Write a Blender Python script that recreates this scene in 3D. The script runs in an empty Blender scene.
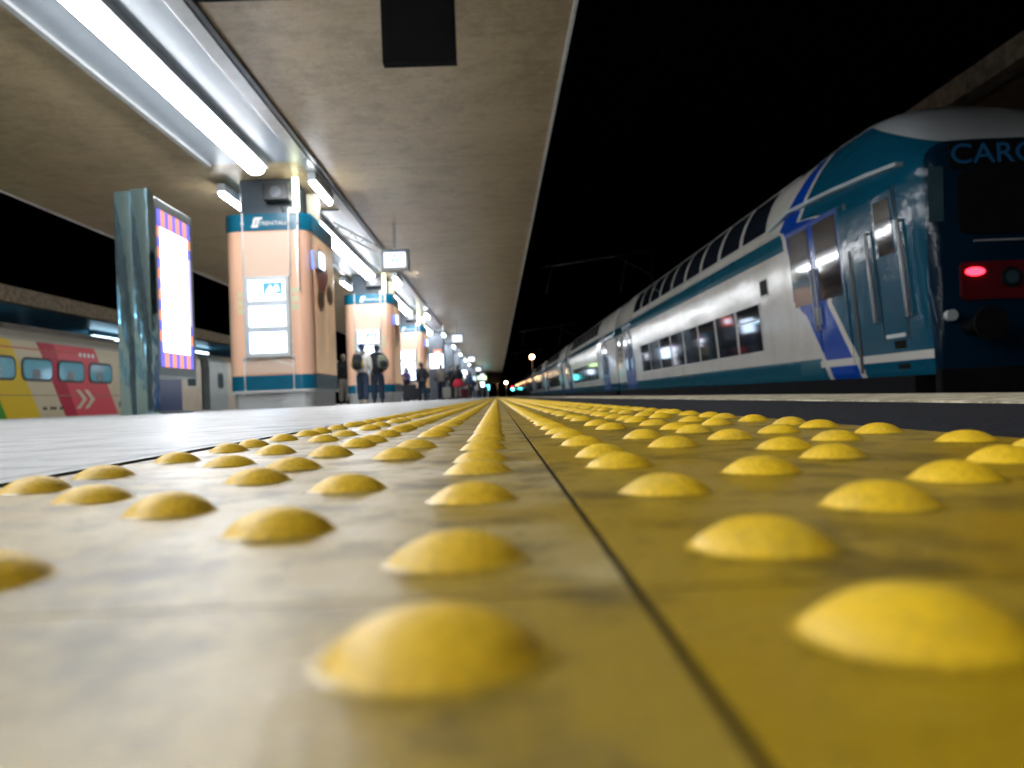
import bpy, bmesh, math, random
from mathutils import Vector, Matrix, noise as mnoise
random.seed(7)
PI = math.pi
scene = bpy.context.scene
C = scene.collection
R = math.radians

# ------------------------------------------------------------------ materials
def new_mat(name):
    m = bpy.data.materials.new(name); m.use_nodes = True
    nt = m.node_tree
    for n in list(nt.nodes): nt.nodes.remove(n)
    out = nt.nodes.new('ShaderNodeOutputMaterial')
    b = nt.nodes.new('ShaderNodeBsdfPrincipled')
    nt.links.new(b.outputs[0], out.inputs[0])
    return m, nt, b

class NT:
    """small helper to write node expressions"""
    def __init__(s, nt): s.nt = nt; s.tc = None
    def _in(s, sock, v):
        if isinstance(v, (int, float)): sock.default_value = v
        elif isinstance(v, (tuple, list)):
            sock.default_value = tuple(v) if len(v) == len(sock.default_value) else tuple(v) + (1,)
        else: s.nt.links.new(v, sock)
    def m(s, op, a, b=0.0, c=None, clamp=False):
        n = s.nt.nodes.new('ShaderNodeMath'); n.operation = op; n.use_clamp = clamp
        s._in(n.inputs[0], a); s._in(n.inputs[1], b)
        if c is not None: s._in(n.inputs[2], c)
        return n.outputs[0]
    def mix(s, f, a, b):
        n = s.nt.nodes.new('ShaderNodeMix'); n.data_type = 'RGBA'
        s._in(n.inputs[0], f); s._in(n.inputs[6], a); s._in(n.inputs[7], b)
        return n.outputs[2]
    def obj(s):
        if s.tc is None: s.tc = s.nt.nodes.new('ShaderNodeTexCoord')
        return s.tc.outputs['Object']
    def xyz(s):
        n = s.nt.nodes.new('ShaderNodeSeparateXYZ'); s.nt.links.new(s.obj(), n.inputs[0]); return n.outputs
    def noise(s, scale, detail=3, rough=.55, stretch=None, dist=0.0):
        n = s.nt.nodes.new('ShaderNodeTexNoise'); n.inputs['Scale'].default_value = scale
        n.inputs['Detail'].default_value = detail; n.inputs['Roughness'].default_value = rough
        n.inputs['Distortion'].default_value = dist
        v = s.obj()
        if stretch:
            mp = s.nt.nodes.new('ShaderNodeMapping'); mp.inputs['Scale'].default_value = stretch
            s.nt.links.new(v, mp.inputs[0]); v = mp.outputs[0]
        s.nt.links.new(v, n.inputs['Vector'])
        return n.outputs['Fac']
    def ramp(s, f, lo, hi):
        n = s.nt.nodes.new('ShaderNodeMapRange'); n.clamp = True
        s._in(n.inputs[0], f); n.inputs[1].default_value = lo; n.inputs[2].default_value = hi
        return n.outputs[0]
    def bump(s, h, strength=.3, dist=.01):
        n = s.nt.nodes.new('ShaderNodeBump'); n.inputs['Strength'].default_value = strength
        n.inputs['Distance'].default_value = dist; s._in(n.inputs['Height'], h)
        return n.outputs[0]
    def curve(s, f, pts, lo, hi):
        """piecewise-linear function of f through (x, y) points, built from map-range steps"""
        out = pts[0][1]
        for (x0, y0), (x1, y1) in zip(pts, pts[1:]):
            t = s.ramp(f, x0, x1)
            out = s.m('ADD', out, s.m('MULTIPLY', t, y1 - y0))
        return out

def pmat(name, c1, c2=None, rough=.5, metal=0.0, scale=4.0, detail=4, bump=0.0, bscale=None, bdist=.01,
         stretch=None, spec=None, coat=0.0, rvar=0.0, emit=None, estr=0.0):
    m, nt, b = new_mat(name); x = NT(nt)
    if c2 is None: c2 = tuple(v * .82 for v in c1)
    f = x.ramp(x.noise(scale, detail, stretch=stretch), .32, .68)
    nt.links.new(x.mix(f, c1, c2), b.inputs['Base Color'])
    b.inputs['Roughness'].default_value = rough
    if rvar: nt.links.new(x.m('ADD', rough - rvar / 2, x.m('MULTIPLY', f, rvar)), b.inputs['Roughness'])
    b.inputs['Metallic'].default_value = metal
    if spec is not None: b.inputs['Specular IOR Level'].default_value = spec
    if coat: b.inputs['Coat Weight'].default_value = coat; b.inputs['Coat Roughness'].default_value = .08
    if bump: nt.links.new(x.bump(x.noise(bscale or scale * 4, 4, stretch=stretch), bump, bdist), b.inputs['Normal'])
    if emit: b.inputs['Emission Color'].default_value = (*emit, 1); b.inputs['Emission Strength'].default_value = estr
    return m

def emat(name, col, strength):
    m, nt, b = new_mat(name)
    b.inputs['Base Color'].default_value = (*[min(.25, c * .25) for c in col], 1)
    b.inputs['Roughness'].default_value = .3
    b.inputs['Emission Color'].default_value = (*col, 1); b.inputs['Emission Strength'].default_value = strength
    return m

# --- ground materials
def tile_mat(name, base, dome, grime, wear, wear_lo, wear_hi):
    m, nt, b = new_mat(name); x = NT(nt)
    X, Y, Z = x.xyz()
    n1 = x.noise(4.2, 6, .65); n2 = x.noise(19, 6, .68); n3 = x.noise(420, 3, .7); n4 = x.noise(70, 5, .7, dist=.5); n6 = x.noise(11, 5, .7, stretch=(1, .35, 1))
    c = x.mix(x.ramp(n1, wear_lo, wear_hi), base, wear)
    c = x.mix(x.m('MULTIPLY', x.ramp(n2, .50, .62), .80), c, grime)
    c = x.mix(x.m('MULTIPLY', x.ramp(n6, .54, .66), .55), c, grime)
    c = x.mix(x.m('MULTIPLY', x.ramp(n4, .58, .66), .65), c, tuple(v * .55 for v in grime))
    # dirt along the cross joints
    Yj = x.m('ABSOLUTE', x.m('SUBTRACT', x.m('FRACT', x.m('DIVIDE', x.m('SUBTRACT', Y, .1545 - .145), .29)), .5))
    c = x.mix(x.m('MULTIPLY', x.ramp(x.m('ADD', Yj, x.m('MULTIPLY', n2, .06)), .05, .0), .28), c, tuple(v * .7 for v in grime))
    d = x.mix(x.m('MULTIPLY', x.ramp(n4, .45, .72), .40), dome, tuple(v * .62 for v in dome))
    d = x.mix(x.m('MULTIPLY', x.ramp(n2, .52, .66), .45), d, tuple(v * 1.0 for v in (.62, .46, .12)))
    c = x.mix(x.m('MULTIPLY', x.ramp(Z, .0001, .0012), .96), c, d)
    nt.links.new(x.mix(x.m('MULTIPLY', x.ramp(n3, .35, .75), .35), c, tuple(v * .6 for v in grime)), b.inputs['Base Color'])
    rg = x.m('ADD', .14, x.m('MULTIPLY', n2, .46))
    nt.links.new(x.m('ADD', rg, x.m('MULTIPLY', x.ramp(Z, .0003, .0015), .14)), b.inputs['Roughness'])
    h = x.m('ADD', x.m('MULTIPLY', n4, .7), x.m('MULTIPLY', n3, .35))
    nt.links.new(x.bump(h, .6, .0012), b.inputs['Normal'])
    return m
M = {}
M['tileL'] = tile_mat('worn_yellow_rubber', (.38, .255, .03), (.88, .55, .025), (.10, .07, .02), (.58, .48, .26), .49, .62)
M['tileR'] = tile_mat('yellow_rubber', (.40, .25, .008), (.94, .60, .020), (.11, .075, .012), (.42, .31, .07), .45, .75)
M['joint'] = pmat('dark_joint', (.012, .010, .007), (.035, .026, .015), .95, scale=60, bump=.5, spec=.05)

def paving_mat():
    m, nt, b = new_mat('platform_paving'); x = NT(nt)
    X, Y, Z = x.xyz()
    n1 = x.noise(1.3, 5, .6); n2 = x.noise(9, 5, .65); n3 = x.noise(90, 4, .7)
    c = x.mix(x.ramp(n1, .35, .65), (.35, .355, .35), (.26, .26, .255))
    c = x.mix(x.m('MULTIPLY', x.ramp(n2, .48, .62), .75), c, (.14, .14, .13))
    c = x.mix(x.m('MULTIPLY', x.ramp(n3, .5, .7), .4), c, (.55, .55, .53))
    # slab joints every 60 cm across, 120 cm along
    jx = x.m('LESS_THAN', x.m('ABSOLUTE', x.m('SUBTRACT', x.m('FRACT', x.m('DIVIDE', X, .6)), .5)), .008)
    jy = x.m('LESS_THAN', x.m('ABSOLUTE', x.m('SUBTRACT', x.m('FRACT', x.m('DIVIDE', Y, 1.2)), .5)), .004)
    j = x.m('MAXIMUM', jx, jy)
    nt.links.new(x.mix(x.m('MULTIPLY', j, .7), c, (.06, .06, .055)), b.inputs['Base Color'])
    nt.links.new(x.m('ADD', .24, x.m('MULTIPLY', n2, .38)), b.inputs['Roughness'])
    nt.links.new(x.bump(x.m('SUBTRACT', x.m('MULTIPLY', n3, .5), j), .35, .0015), b.inputs['Normal'])
    return m
M['paving'] = paving_mat()
def speckle(name, a, b2, c3, scale, bump, bd, rough=.75):
    m, nt, b = new_mat(name); x = NT(nt)
    n1 = x.noise(scale, 3, .7); n2 = x.noise(scale * 4.3, 3, .7); n0 = x.noise(1.5, 4)
    c = x.mix(x.ramp(n1, .42, .58), a, b2); c = x.mix(x.m('MULTIPLY', x.ramp(n2, .55, .66), .8), c, c3)
    c = x.mix(x.m('MULTIPLY', x.ramp(n0, .45, .7), .4), c, tuple(v * .5 for v in a))
    nt.links.new(c, b.inputs['Base Color']); b.inputs['Roughness'].default_value = rough; b.inputs['Specular IOR Level'].default_value = .2
    nt.links.new(x.bump(x.m('ADD', n1, n2), bump, bd), b.inputs['Normal'])
    return m
M['asphalt'] = speckle('dark_asphalt', (.009, .010, .014), (.015, .016, .021), (.12, .12, .13), 80, .7, .003)
M['coping'] = speckle('rough_stone_coping', (.66, .59, .42), (.26, .22, .15), (.80, .74, .58), 16, .9, .008)
M['ballast'] = speckle('ballast', (.12, .10, .085), (.05, .045, .04), (.2, .18, .15), 14, 1.0, .05)
M['platside'] = pmat('platform_side', (.16, .15, .14), (.09, .085, .08), .85, scale=3, bump=.4)

def ceil_mat():
    m, nt, b = new_mat('canopy_concrete'); x = NT(nt)
    X, Y, Z = x.xyz()
    n1 = x.noise(.55, 5, .6); n2 = x.noise(6, 5, .7, stretch=(.35, 3, 1)); n3 = x.noise(13, 7, .85); n5 = x.noise(2.6, 6, .75); n7 = x.noise(75, 4, .8)
    c = x.mix(x.ramp(n1, .35, .65), (.52, .385, .21), (.37, .265, .125))
    c = x.mix(x.m('MULTIPLY', x.ramp(n2, .45, .7), .5), c, (.23, .165, .09))
    c = x.mix(x.m('MULTIPLY', x.ramp(n3, .40, .60), .65), c, (.54, .44, .30))
    c = x.mix(x.m('MULTIPLY', x.ramp(n5, .48, .62), .45), c, (.20, .145, .08))
    g = x.m('LESS_THAN', x.m('ABSOLUTE', x.m('SUBTRACT', x.m('FRACT', x.m('DIVIDE', x.m('ADD', Y, .9), 5.9)), .5)), .0016)
    c = x.mix(x.m('MULTIPLY', x.ramp(n7, .48, .58), .55), c, (.14, .105, .065))
    nt.links.new(x.mix(x.m('MULTIPLY', g, .6), c, (.60, .54, .42)), b.inputs['Base Color'])
    nt.links.new(x.m('ADD', .30, x.m('MULTIPLY', n2, .20)), b.inputs['Roughness'])
    nt.links.new(x.bump(x.m('ADD', n3, x.m('MULTIPLY', n2, .6)), .35, .006), b.inputs['Normal'])
    return m
M['ceil'] = ceil_mat()
M['fascia'] = speckle('weathered_fascia', (.34, .26, .17), (.20, .15, .10), (.45, .38, .28), 5, .8, .05)
M['flash'] = pmat('pale_metal_edge', (.62, .62, .60), (.48, .48, .46), .35, scale=6)
M['underblue'] = pmat('blue_grey_soffit', (.16, .38, .50), (.11, .29, .40), .35, scale=1.2)
M['reflector'] = pmat('white_reflector_sheet', (.25, .28, .31), (.22, .25, .28), .30, scale=3, bump=.05)
M['channel'] = pmat('grey_steel_channel', (.42, .43, .43), (.34, .35, .35), .32, metal=.3, scale=5)
M['channel_dark'] = pmat('dark_steel_channel', (.12, .13, .13), (.08, .085, .09), .4, metal=.3, scale=5)
M['housing'] = pmat('lamp_housing', (.42, .45, .48), None, .4, scale=5)
M['tube'] = emat('fluorescent_diffuser', (.94, .97, 1.0), 15.0)
M['far_tube'] = emat('dim_far_diffuser', (.5, .8, 1.0), 2.6)
M['tube_warm'] = emat('yellowish_tube', (.95, 1.0, .62), 1.6)
M['pier'] = pmat('dark_pier_paint', (.075, .095, .12), (.05, .065, .085), .35, scale=2, bump=.1)
M['pierbeige'] = pmat('beige_pier', (.45, .41, .32), None, .5, scale=2)
M['black'] = pmat('black_paint', (.008, .008, .01), (.013, .013, .015), .4, scale=5)
M['matblack'] = pmat('matt_black', (.006, .006, .007), (.009, .009, .010), .9, scale=5, spec=.1)
M['grey'] = pmat('grey_paint', (.33, .34, .33), (.28, .29, .28), .4, scale=5)
M['ltgrey'] = pmat('light_grey_paint', (.55, .57, .57), (.48, .50, .50), .35, scale=5)
M['teal'] = pmat('teal_band', (.003, .12, .21), (.003, .10, .175), .25, scale=3)
M['white'] = pmat('white_paint', (.78, .78, .76), (.70, .70, .68), .4, scale=8)
M['rod'] = pmat('white_conduit', (.82, .78, .74), None, .35, scale=8)
M['steelbase'] = pmat('brushed_steel_plinth', (.58, .59, .59), (.50, .51, .51), .35, metal=.3, scale=3, stretch=(1, 1, 12))
M['salmon'] = pmat('salmon_laminate', (.90, .54, .37), (.86, .50, .33), .22, scale=1.1, coat=.6, bump=.02, bscale=3)
M['frontpanel'] = pmat('pale_laminate', (.74, .57, .47), (.78, .55, .41), .22, scale=.9, coat=.6)
M['frontpanel_band'] = pmat('pale_band_print', (.88, .78, .68), None, .25, scale=2)
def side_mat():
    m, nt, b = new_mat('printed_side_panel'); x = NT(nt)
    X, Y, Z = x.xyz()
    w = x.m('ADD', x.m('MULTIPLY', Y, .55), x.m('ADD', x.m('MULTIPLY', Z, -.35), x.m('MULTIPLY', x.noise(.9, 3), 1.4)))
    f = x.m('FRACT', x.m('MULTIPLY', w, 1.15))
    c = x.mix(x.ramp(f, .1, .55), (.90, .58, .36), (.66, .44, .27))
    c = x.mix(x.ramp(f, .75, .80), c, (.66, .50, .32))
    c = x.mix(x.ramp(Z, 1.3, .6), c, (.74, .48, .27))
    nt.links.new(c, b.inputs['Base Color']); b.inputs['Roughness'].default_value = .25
    nt.links.new(c, b.inputs['Emission Color']); b.inputs['Emission Strength'].default_value = .10   # faint glow added to the print to brighten the dim side face
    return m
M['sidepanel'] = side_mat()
M['red'] = pmat('red_print', (.75, .17, .08), None, .3, scale=2)
M['ring'] = pmat('dark_ring_print', (.30, .19, .12), (.38, .25, .16), .3, scale=5)
M['ringedge'] = pmat('ring_edge_print', (.68, .48, .32), None, .3, scale=5)
M['poster_cream'] = pmat('cream_notice', (.70, .70, .45), None, .5, scale=5)
M['screen'] = emat('white_screen', (.62, .78, 1.0), 1.7)
M['sign_face'] = emat('sign_face', (.84, .94, 1.0), .62)
M['screen_blue'] = emat('blue_screen_picture', (.08, .28, .95), .5)
M['screen_pale'] = emat('pale_blue_screen', (.50, .72, 1.0), .7)
M['screen_edge'] = emat('screen_blue_rim', (.12, .25, 1.0), .5)
M['sign_letter'] = emat('pale_sign_letter', (.22, .60, .80), .15)
M['bill_white'] = emat('billboard_white', (.80, .86, 1.0), 2.2)
M['bill_blue'] = emat('billboard_blue', (.16, .16, .80), .42)
M['bill_orange'] = emat('billboard_orange', (1.0, .30, .16), .45)
M['bill_faint'] = emat('billboard_faint_print', (.52, .48, .88), .42)
M['green_sign'] = emat('green_sign_light', (.65, 1.0, .45), .9)
M['cyan_sign'] = emat('cyan_light', (.1, .85, .9), 3)
M['red_lamp'] = emat('red_tail_lamp', (1.0, .015, .03), 3.2)
M['red_lens'] = pmat('dark_red_panel', (.14, .008, .015), (.10, .006, .01), .3, scale=4)
M['lamp_orange'] = emat('sodium_lamp', (1.0, .62, .30), 22)
M['redsign'] = pmat('orange_red_sign', (.75, .12, .04), None, .4, scale=5, emit=(.9, .12, .05), estr=.35)
M['chrome'] = pmat('mirror_steel', (.58, .86, .95), (.45, .72, .82), .06, metal=.93, scale=1.6, bump=.35, bscale=.9, bdist=.05, stretch=(1, 1, .6))
M['frame_grey'] = pmat('blue_grey_frame', (.46, .55, .57), None, .3, metal=.2, scale=4)
M['glass'] = pmat('dark_glass', (.010, .014, .022), (.014, .02, .03), .05, scale=2, spec=.7)
M['glass2'] = pmat('tinted_glass', (.03, .06, .075), (.05, .10, .12), .08, scale=1.3, spec=.8)
M['lit_glass'] = pmat('dimly_lit_coach_window', (.03, .06, .075), (.05, .10, .12), .1, scale=1.3, emit=(.10, .36, .45), estr=.10)
M['glass_brown'] = pmat('brown_tinted_glass', (.020, .016, .016), (.03, .024, .024), .06, scale=1.3, spec=.4)
M['rubber'] = pmat('black_rubber', (.012, .012, .013), None, .6, scale=5)
M['blue'] = pmat('blue_door_paint', (.003, .05, .28), (.003, .04, .22), .22, scale=2, spec=.15)
M['twhite'] = pmat('white_window_surround', (.60, .59, .54), (.52, .50, .45), .3, scale=2, coat=.3)
M['under'] = pmat('underframe', (.012, .012, .013), (.02, .018, .016), .8, scale=4)
M['roofgrey'] = pmat('grey_roof', (.20, .19, .17), (.14, .13, .12), .5, scale=2)

def livery(name, cab):
    m, nt, b = new_mat(name); x = NT(nt)
    X, Y, Z = x.xyz()
    def between(v, a, c): return x.m('MULTIPLY', x.m('GREATER_THAN', v, a), x.m('LESS_THAN', v, c))
    teal, blue, white = ((.004, .075, .13) if cab else (.012, .10, .15)), (.003, .055, .36), (.62, .60, .55)
    dirt = x.noise(1.2, 5, .65, stretch=(1, 1, .35)); d2 = x.noise(8, 4, .7)
    w = x.mix(x.m('MULTIPLY', x.ramp(dirt, .45, .75), .5), white, (.38, .35, .29))
    w = x.mix(x.m('MULTIPLY', x.ramp(d2, .55, .75), .3), w, (.40, .33, .27))
    c = x.mix(x.m('LESS_THAN', Z, .45), w, (.012, .10, .15))
    c = x.mix(between(Z, 2.42, 2.74), c, (.012, .10, .15))
    if cab:
        Yw = x.m('ADD', Y, 22.55)
        ys = x.curve(Z, [(.2, 11.75), (1.3, 12.62), (2.6, 12.15), (2.72, 12.9), (2.8, 13.6), (3.7, 12.9)], 0, 4)
        e = x.m('SUBTRACT', Yw, ys)
        wid = x.curve(Z, [(1.2, 1.15), (1.5, 1.5), (2.6, 2.1), (2.8, 1.0), (3.7, .7)], 0, 4)
        c = x.mix(x.m('LESS_THAN', e, x.m('ADD', wid, .16)), c, x.mix(x.m('LESS_THAN', e, wid), w, blue))
        c = x.mix(x.m('LESS_THAN', e, .17), c, w)
        c = x.mix(x.m('LESS_THAN', e, 0), c, teal)
        c = x.mix(x.m('MULTIPLY', between(Z, .30, .41), x.m('LESS_THAN', Yw, 13.3)), c, white)
        rb = x.m('MINIMUM', x.m('ADD', 2.93, x.m('MULTIPLY', x.m('SUBTRACT', Yw, 9.8), .42)), 3.74)
        c = x.mix(x.m('GREATER_THAN', Z, rb), c, x.mix(dirt, (.50, .52, .52), (.34, .36, .37)))
        # the end wall is dark blue
        c = x.mix(x.m('MULTIPLY', x.m('LESS_THAN', Yw, 9.86), x.m('LESS_THAN', Z, 2.95)), c, (.003, .018, .038))
    else:
        c = x.mix(x.m('GREATER_THAN', Z, 3.76), c, (.22, .20, .17))
    nt.links.new(c, b.inputs['Base Color'])
    b.inputs['Roughness'].default_value = .13; b.inputs['Specular IOR Level'].default_value = .16 if cab else .42
    nt.links.new(x.bump(x.m('ADD', x.noise(1.6, 3, .6), x.m('MULTIPLY', x.noise(6, 3), .30)), .42, .03), b.inputs['Normal'])
    return m
M['liv_cab'] = livery('cab_coach_livery', True)
M['liv'] = livery('coach_livery', False)

def left_livery():
    m, nt, b = new_mat('coloured_coach_livery'); x = NT(nt)
    X, Y, Z = x.xyz()
    Yw = x.m('ADD', Y, 18.0)
    def edge(yt, yb):     # 1 where Y is beyond the slanted line through (yt, z=2.1) and (yb, z=0)
        return x.m('GREATER_THAN', Yw, x.m('ADD', yb, x.m('MULTIPLY', Z, (yt - yb) / 2.1)))
    cream = x.mix(x.noise(1.4, 4), (.62, .53, .36), (.48, .40, .26))
    c = x.mix(edge(20.9, 22.2), (.05, .26, .01), (.66, .45, .005))
    c = x.mix(edge(22.44, 23.83), c, cream)
    c = x.mix(edge(23.75, 25.18), c, (.40, .003, .03))
    c = x.mix(edge(24.65, 25.9), c, (.64, .06, .08))
    c = x.mix(edge(27.14, 28.63), c, cream)
    line = x.m('MULTIPLY', x.m('MULTIPLY', x.m('GREATER_THAN', Z, 1.92), x.m('LESS_THAN', Z, 1.96)), x.m('LESS_THAN', Yw, 26.0))
    c = x.mix(line, c, (.45, .05, .02))
    c = x.mix(x.m('LESS_THAN', x.m('ABSOLUTE', x.m('SUBTRACT', Z, .62)), .012), c, (.25, .15, .08))
    c = x.mix(x.m('GREATER_THAN', Z, 2.16), c, (.34, .31, .25))
    nt.links.new(c, b.inputs['Base Color']); b.inputs['Roughness'].default_value = .35; b.inputs['Specular IOR Level'].default_value = .12
    nt.links.new(x.bump(x.noise(2, 3), .3, .02), b.inputs['Normal'])
    return m
M['livL'] = left_livery()
M['cream'] = pmat('cream_coach_paint', (.60, .50, .35), (.50, .40, .27), .35, scale=1.6, bump=.2)
M['loco_blue'] = pmat('deep_blue_coach_paint', (.008, .035, .15), None, .3, scale=2)
M['corr'] = pmat('corrugated_roof', (.16, .13, .10), (.09, .075, .06), .6, scale=6)
M['door_grey'] = pmat('grey_green_door', (.33, .38, .36), None, .35, scale=2)

# ------------------------------------------------------------------ mesh building
class MB:
    def __init__(s): s.v = []; s.f = []; s.mi = []; s.sm = []
    def add(s, vs, fs, mi=0, smooth=False):
        o = len(s.v); s.v += [tuple(p) for p in vs]
        for f in fs: s.f.append([o + i for i in f]); s.mi.append(mi); s.sm.append(smooth)
        return s
    def box(s, x0, x1, y0, y1, z0, z1, mi=0):
        v = [(x, y, z) for x in (x0, x1) for y in (y0, y1) for z in (z0, z1)]
        return s.add(v, [(0, 1, 3, 2), (4, 6, 7, 5), (0, 4, 5, 1), (2, 3, 7, 6), (0, 2, 6, 4), (1, 5, 7, 3)], mi)
    def tube(s, p, q, r, n=8, mi=0, r2=None, caps=True):
        p, q = Vector(p), Vector(q); d = (q - p).normalized(); r2 = r if r2 is None else r2
        a = d.orthogonal().normalized(); b = d.cross(a)
        vs = []
        for c, rr in ((p, r), (q, r2)):
            for i in range(n):
                t = 2 * PI * i / n; vs.append(c + a * math.cos(t) * rr + b * math.sin(t) * rr)
        fs = [(i, (i + 1) % n, n + (i + 1) % n, n + i) for i in range(n)]
        s.add(vs, fs, mi, True)
        if caps: s.add(vs, [tuple(range(n - 1, -1, -1)), tuple(range(n, 2 * n))], mi)
        return s
    def prism(s, poly, y0, y1, mi=0, axis='y', smooth=False):
        """poly: (a, b) points; extruded along axis. axis y: (x,z); x: (y,z); z: (x,y)"""
        n = len(poly)
        def P(a, b, t): return {'y': (a, t, b), 'x': (t, a, b), 'z': (a, b, t)}[axis]
        vs = [P(a, b, y0) for a, b in poly] + [P(a, b, y1) for a, b in poly]
        s.add(vs, [(i, (i + 1) % n, n + (i + 1) % n, n + i) for i in range(n)], mi, smooth)
        s.add(vs, [tuple(range(n - 1, -1, -1)), tuple(range(n, 2 * n))], mi)
        return s
    def ball(s, c, rx, ry, rz, nu=12, nv=8, mi=0):
        vs = []; fs = []
        for j in range(nv + 1):
            ph = PI * j / nv
            for i in range(nu):
                th = 2 * PI * i / nu
                vs.append((c[0] + rx * math.sin(ph) * math.cos(th), c[1] + ry * math.sin(ph) * math.sin(th), c[2] + rz * math.cos(ph)))
        for j in range(nv):
            for i in range(nu):
                a = j * nu + i; b = j * nu + (i + 1) % nu
                fs.append((a, a + nu, b + nu, b))
        return s.add(vs, fs, mi, True)
    def build(s, name, mats, parent=None, bevel=0, off=(0, 0, 0)):
        me = bpy.data.meshes.new(name)
        me.from_pydata([(x - off[0], y - off[1], z - off[2]) for x, y, z in s.v], [], s.f)
        if not isinstance(mats, (list, tuple)): mats = [mats]
        for m in mats: me.materials.append(m)
        me.polygons.foreach_set('material_index', s.mi); me.polygons.foreach_set('use_smooth', s.sm)
        bm = bmesh.new(); bm.from_mesh(me)
        if len(bm.verts) < 60000: bmesh.ops.remove_doubles(bm, verts=bm.verts, dist=1e-5)
        bmesh.ops.recalc_face_normals(bm, faces=bm.faces); bm.to_mesh(me); bm.free()
        o = bpy.data.objects.new(name, me); C.objects.link(o)
        if parent: o.parent = parent
        if bevel:
            md = o.modifiers.new('bevel', 'BEVEL'); md.width = bevel; md.segments = 2; md.limit_method = 'ANGLE'
        return o

def tag(o, label=None, cat=None, group=None, kind=None):
    if label: o['label'] = label
    if cat: o['category'] = cat
    if group: o['group'] = group
    if kind: o['kind'] = kind
    return o
def empty(name, loc, label, cat, group=None, rz=0):
    o = bpy.data.objects.new(name, None); C.objects.link(o); o.location = loc; o.rotation_euler = (0, 0, rz)
    return tag(o, label, cat, group)
def single(mb, name, mats, label, cat, group=None, loc=(0, 0, 0), bevel=0):
    o = mb.build(name, mats, None, bevel, off=loc); o.location = loc
    return tag(o, label, cat, group)
def struct(mb, name, mats, label=None):
    return tag(mb.build(name, mats), label, None, None, 'structure')
def copy_tree(o, parent=None, loc=None, label=None, rz=None, group=None):
    c = o.copy(); C.objects.link(c); c.parent = parent
    if loc is not None: c.location = loc
    if rz is not None: c.rotation_euler = (0, 0, rz)
    if label: c['label'] = label
    if group: c['group'] = group
    for ch in list(o.children): copy_tree(ch, c)
    return c
def rounded(x0, x1, z0, z1, r, n=5):
    pts = []
    for cx, cz, a in ((x1 - r, z1 - r, 0), (x0 + r, z1 - r, 90), (x0 + r, z0 + r, 180), (x1 - r, z0 + r, 270)):
        for i in range(n + 1):
            t = R(a + 90 * i / n); pts.append((cx + r * math.cos(t), cz + r * math.sin(t)))
    return pts
def text_mesh(name, body, size, mat, parent, M4, depth=.004, shear=0):
    cu = bpy.data.curves.new(name, 'FONT'); cu.body = body; cu.size = size; cu.extrude = depth; cu.shear = shear
    cu.align_x = 'CENTER'; cu.align_y = 'CENTER'
    t = bpy.data.objects.new(name + '_t', cu); C.objects.link(t)
    dg = bpy.context.evaluated_depsgraph_get()
    me = bpy.data.meshes.new_from_object(t.evaluated_get(dg))
    bpy.data.objects.remove(t); me.transform(M4); me.materials.clear(); me.materials.append(mat)
    o = bpy.data.objects.new(name, me); C.objects.link(o)
    if parent: o.parent = parent
    return o
FACE_CAM = Matrix.Rotation(R(90), 4, 'X')     # text standing up, read from -Y
def face(x, y, z): return Matrix.Translation((x, y, z)) @ FACE_CAM

# ------------------------------------------------------------------ ground, platform
YB, YE = -62.0, 235.0
mb = MB().add([(-900, -300, -.98), (900, -300, -.98), (900, 1500, -.98), (-900, 1500, -.98)], [(0, 1, 2, 3)])
struct(mb, 'track_bed', M['ballast'], 'ballast ground under the tracks')
# platform core with a left coping
struct(MB().box(-8.75, 1.13, YB, YE, -.97, -.02), 'platform_base', M['platside'], 'concrete body of the platform')
struct(MB().box(-8.2, -.282, YB, YE, -.018, 0), 'platform_paving', M['paving'], 'pale grey paving of the platform')
struct(MB().box(-8.8, -8.205, YB, YE, -.10, .001), 'left_platform_edge', M['coping'], 'stone edge on the far side of the platform')
struct(MB().box(.323, .722, YB, YE, -.018, -.001), 'asphalt_strip', M['asphalt'], 'dark asphalt strip between the tactile tiles and the stone edge')
# coping stones with slightly uneven edges
mb = MB(); y = YB; k = 0
while y < YE:
    L = 1.2 if -4 < y < 40 else 12
    mb.box(.724, 1.14, y + .004, y + L - .004, -.14, .0015 + random.uniform(0, .0015)); y += L
struct(mb, 'stone_edge', M['coping'], 'rough stone edge along the right side of the platform')

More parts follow.
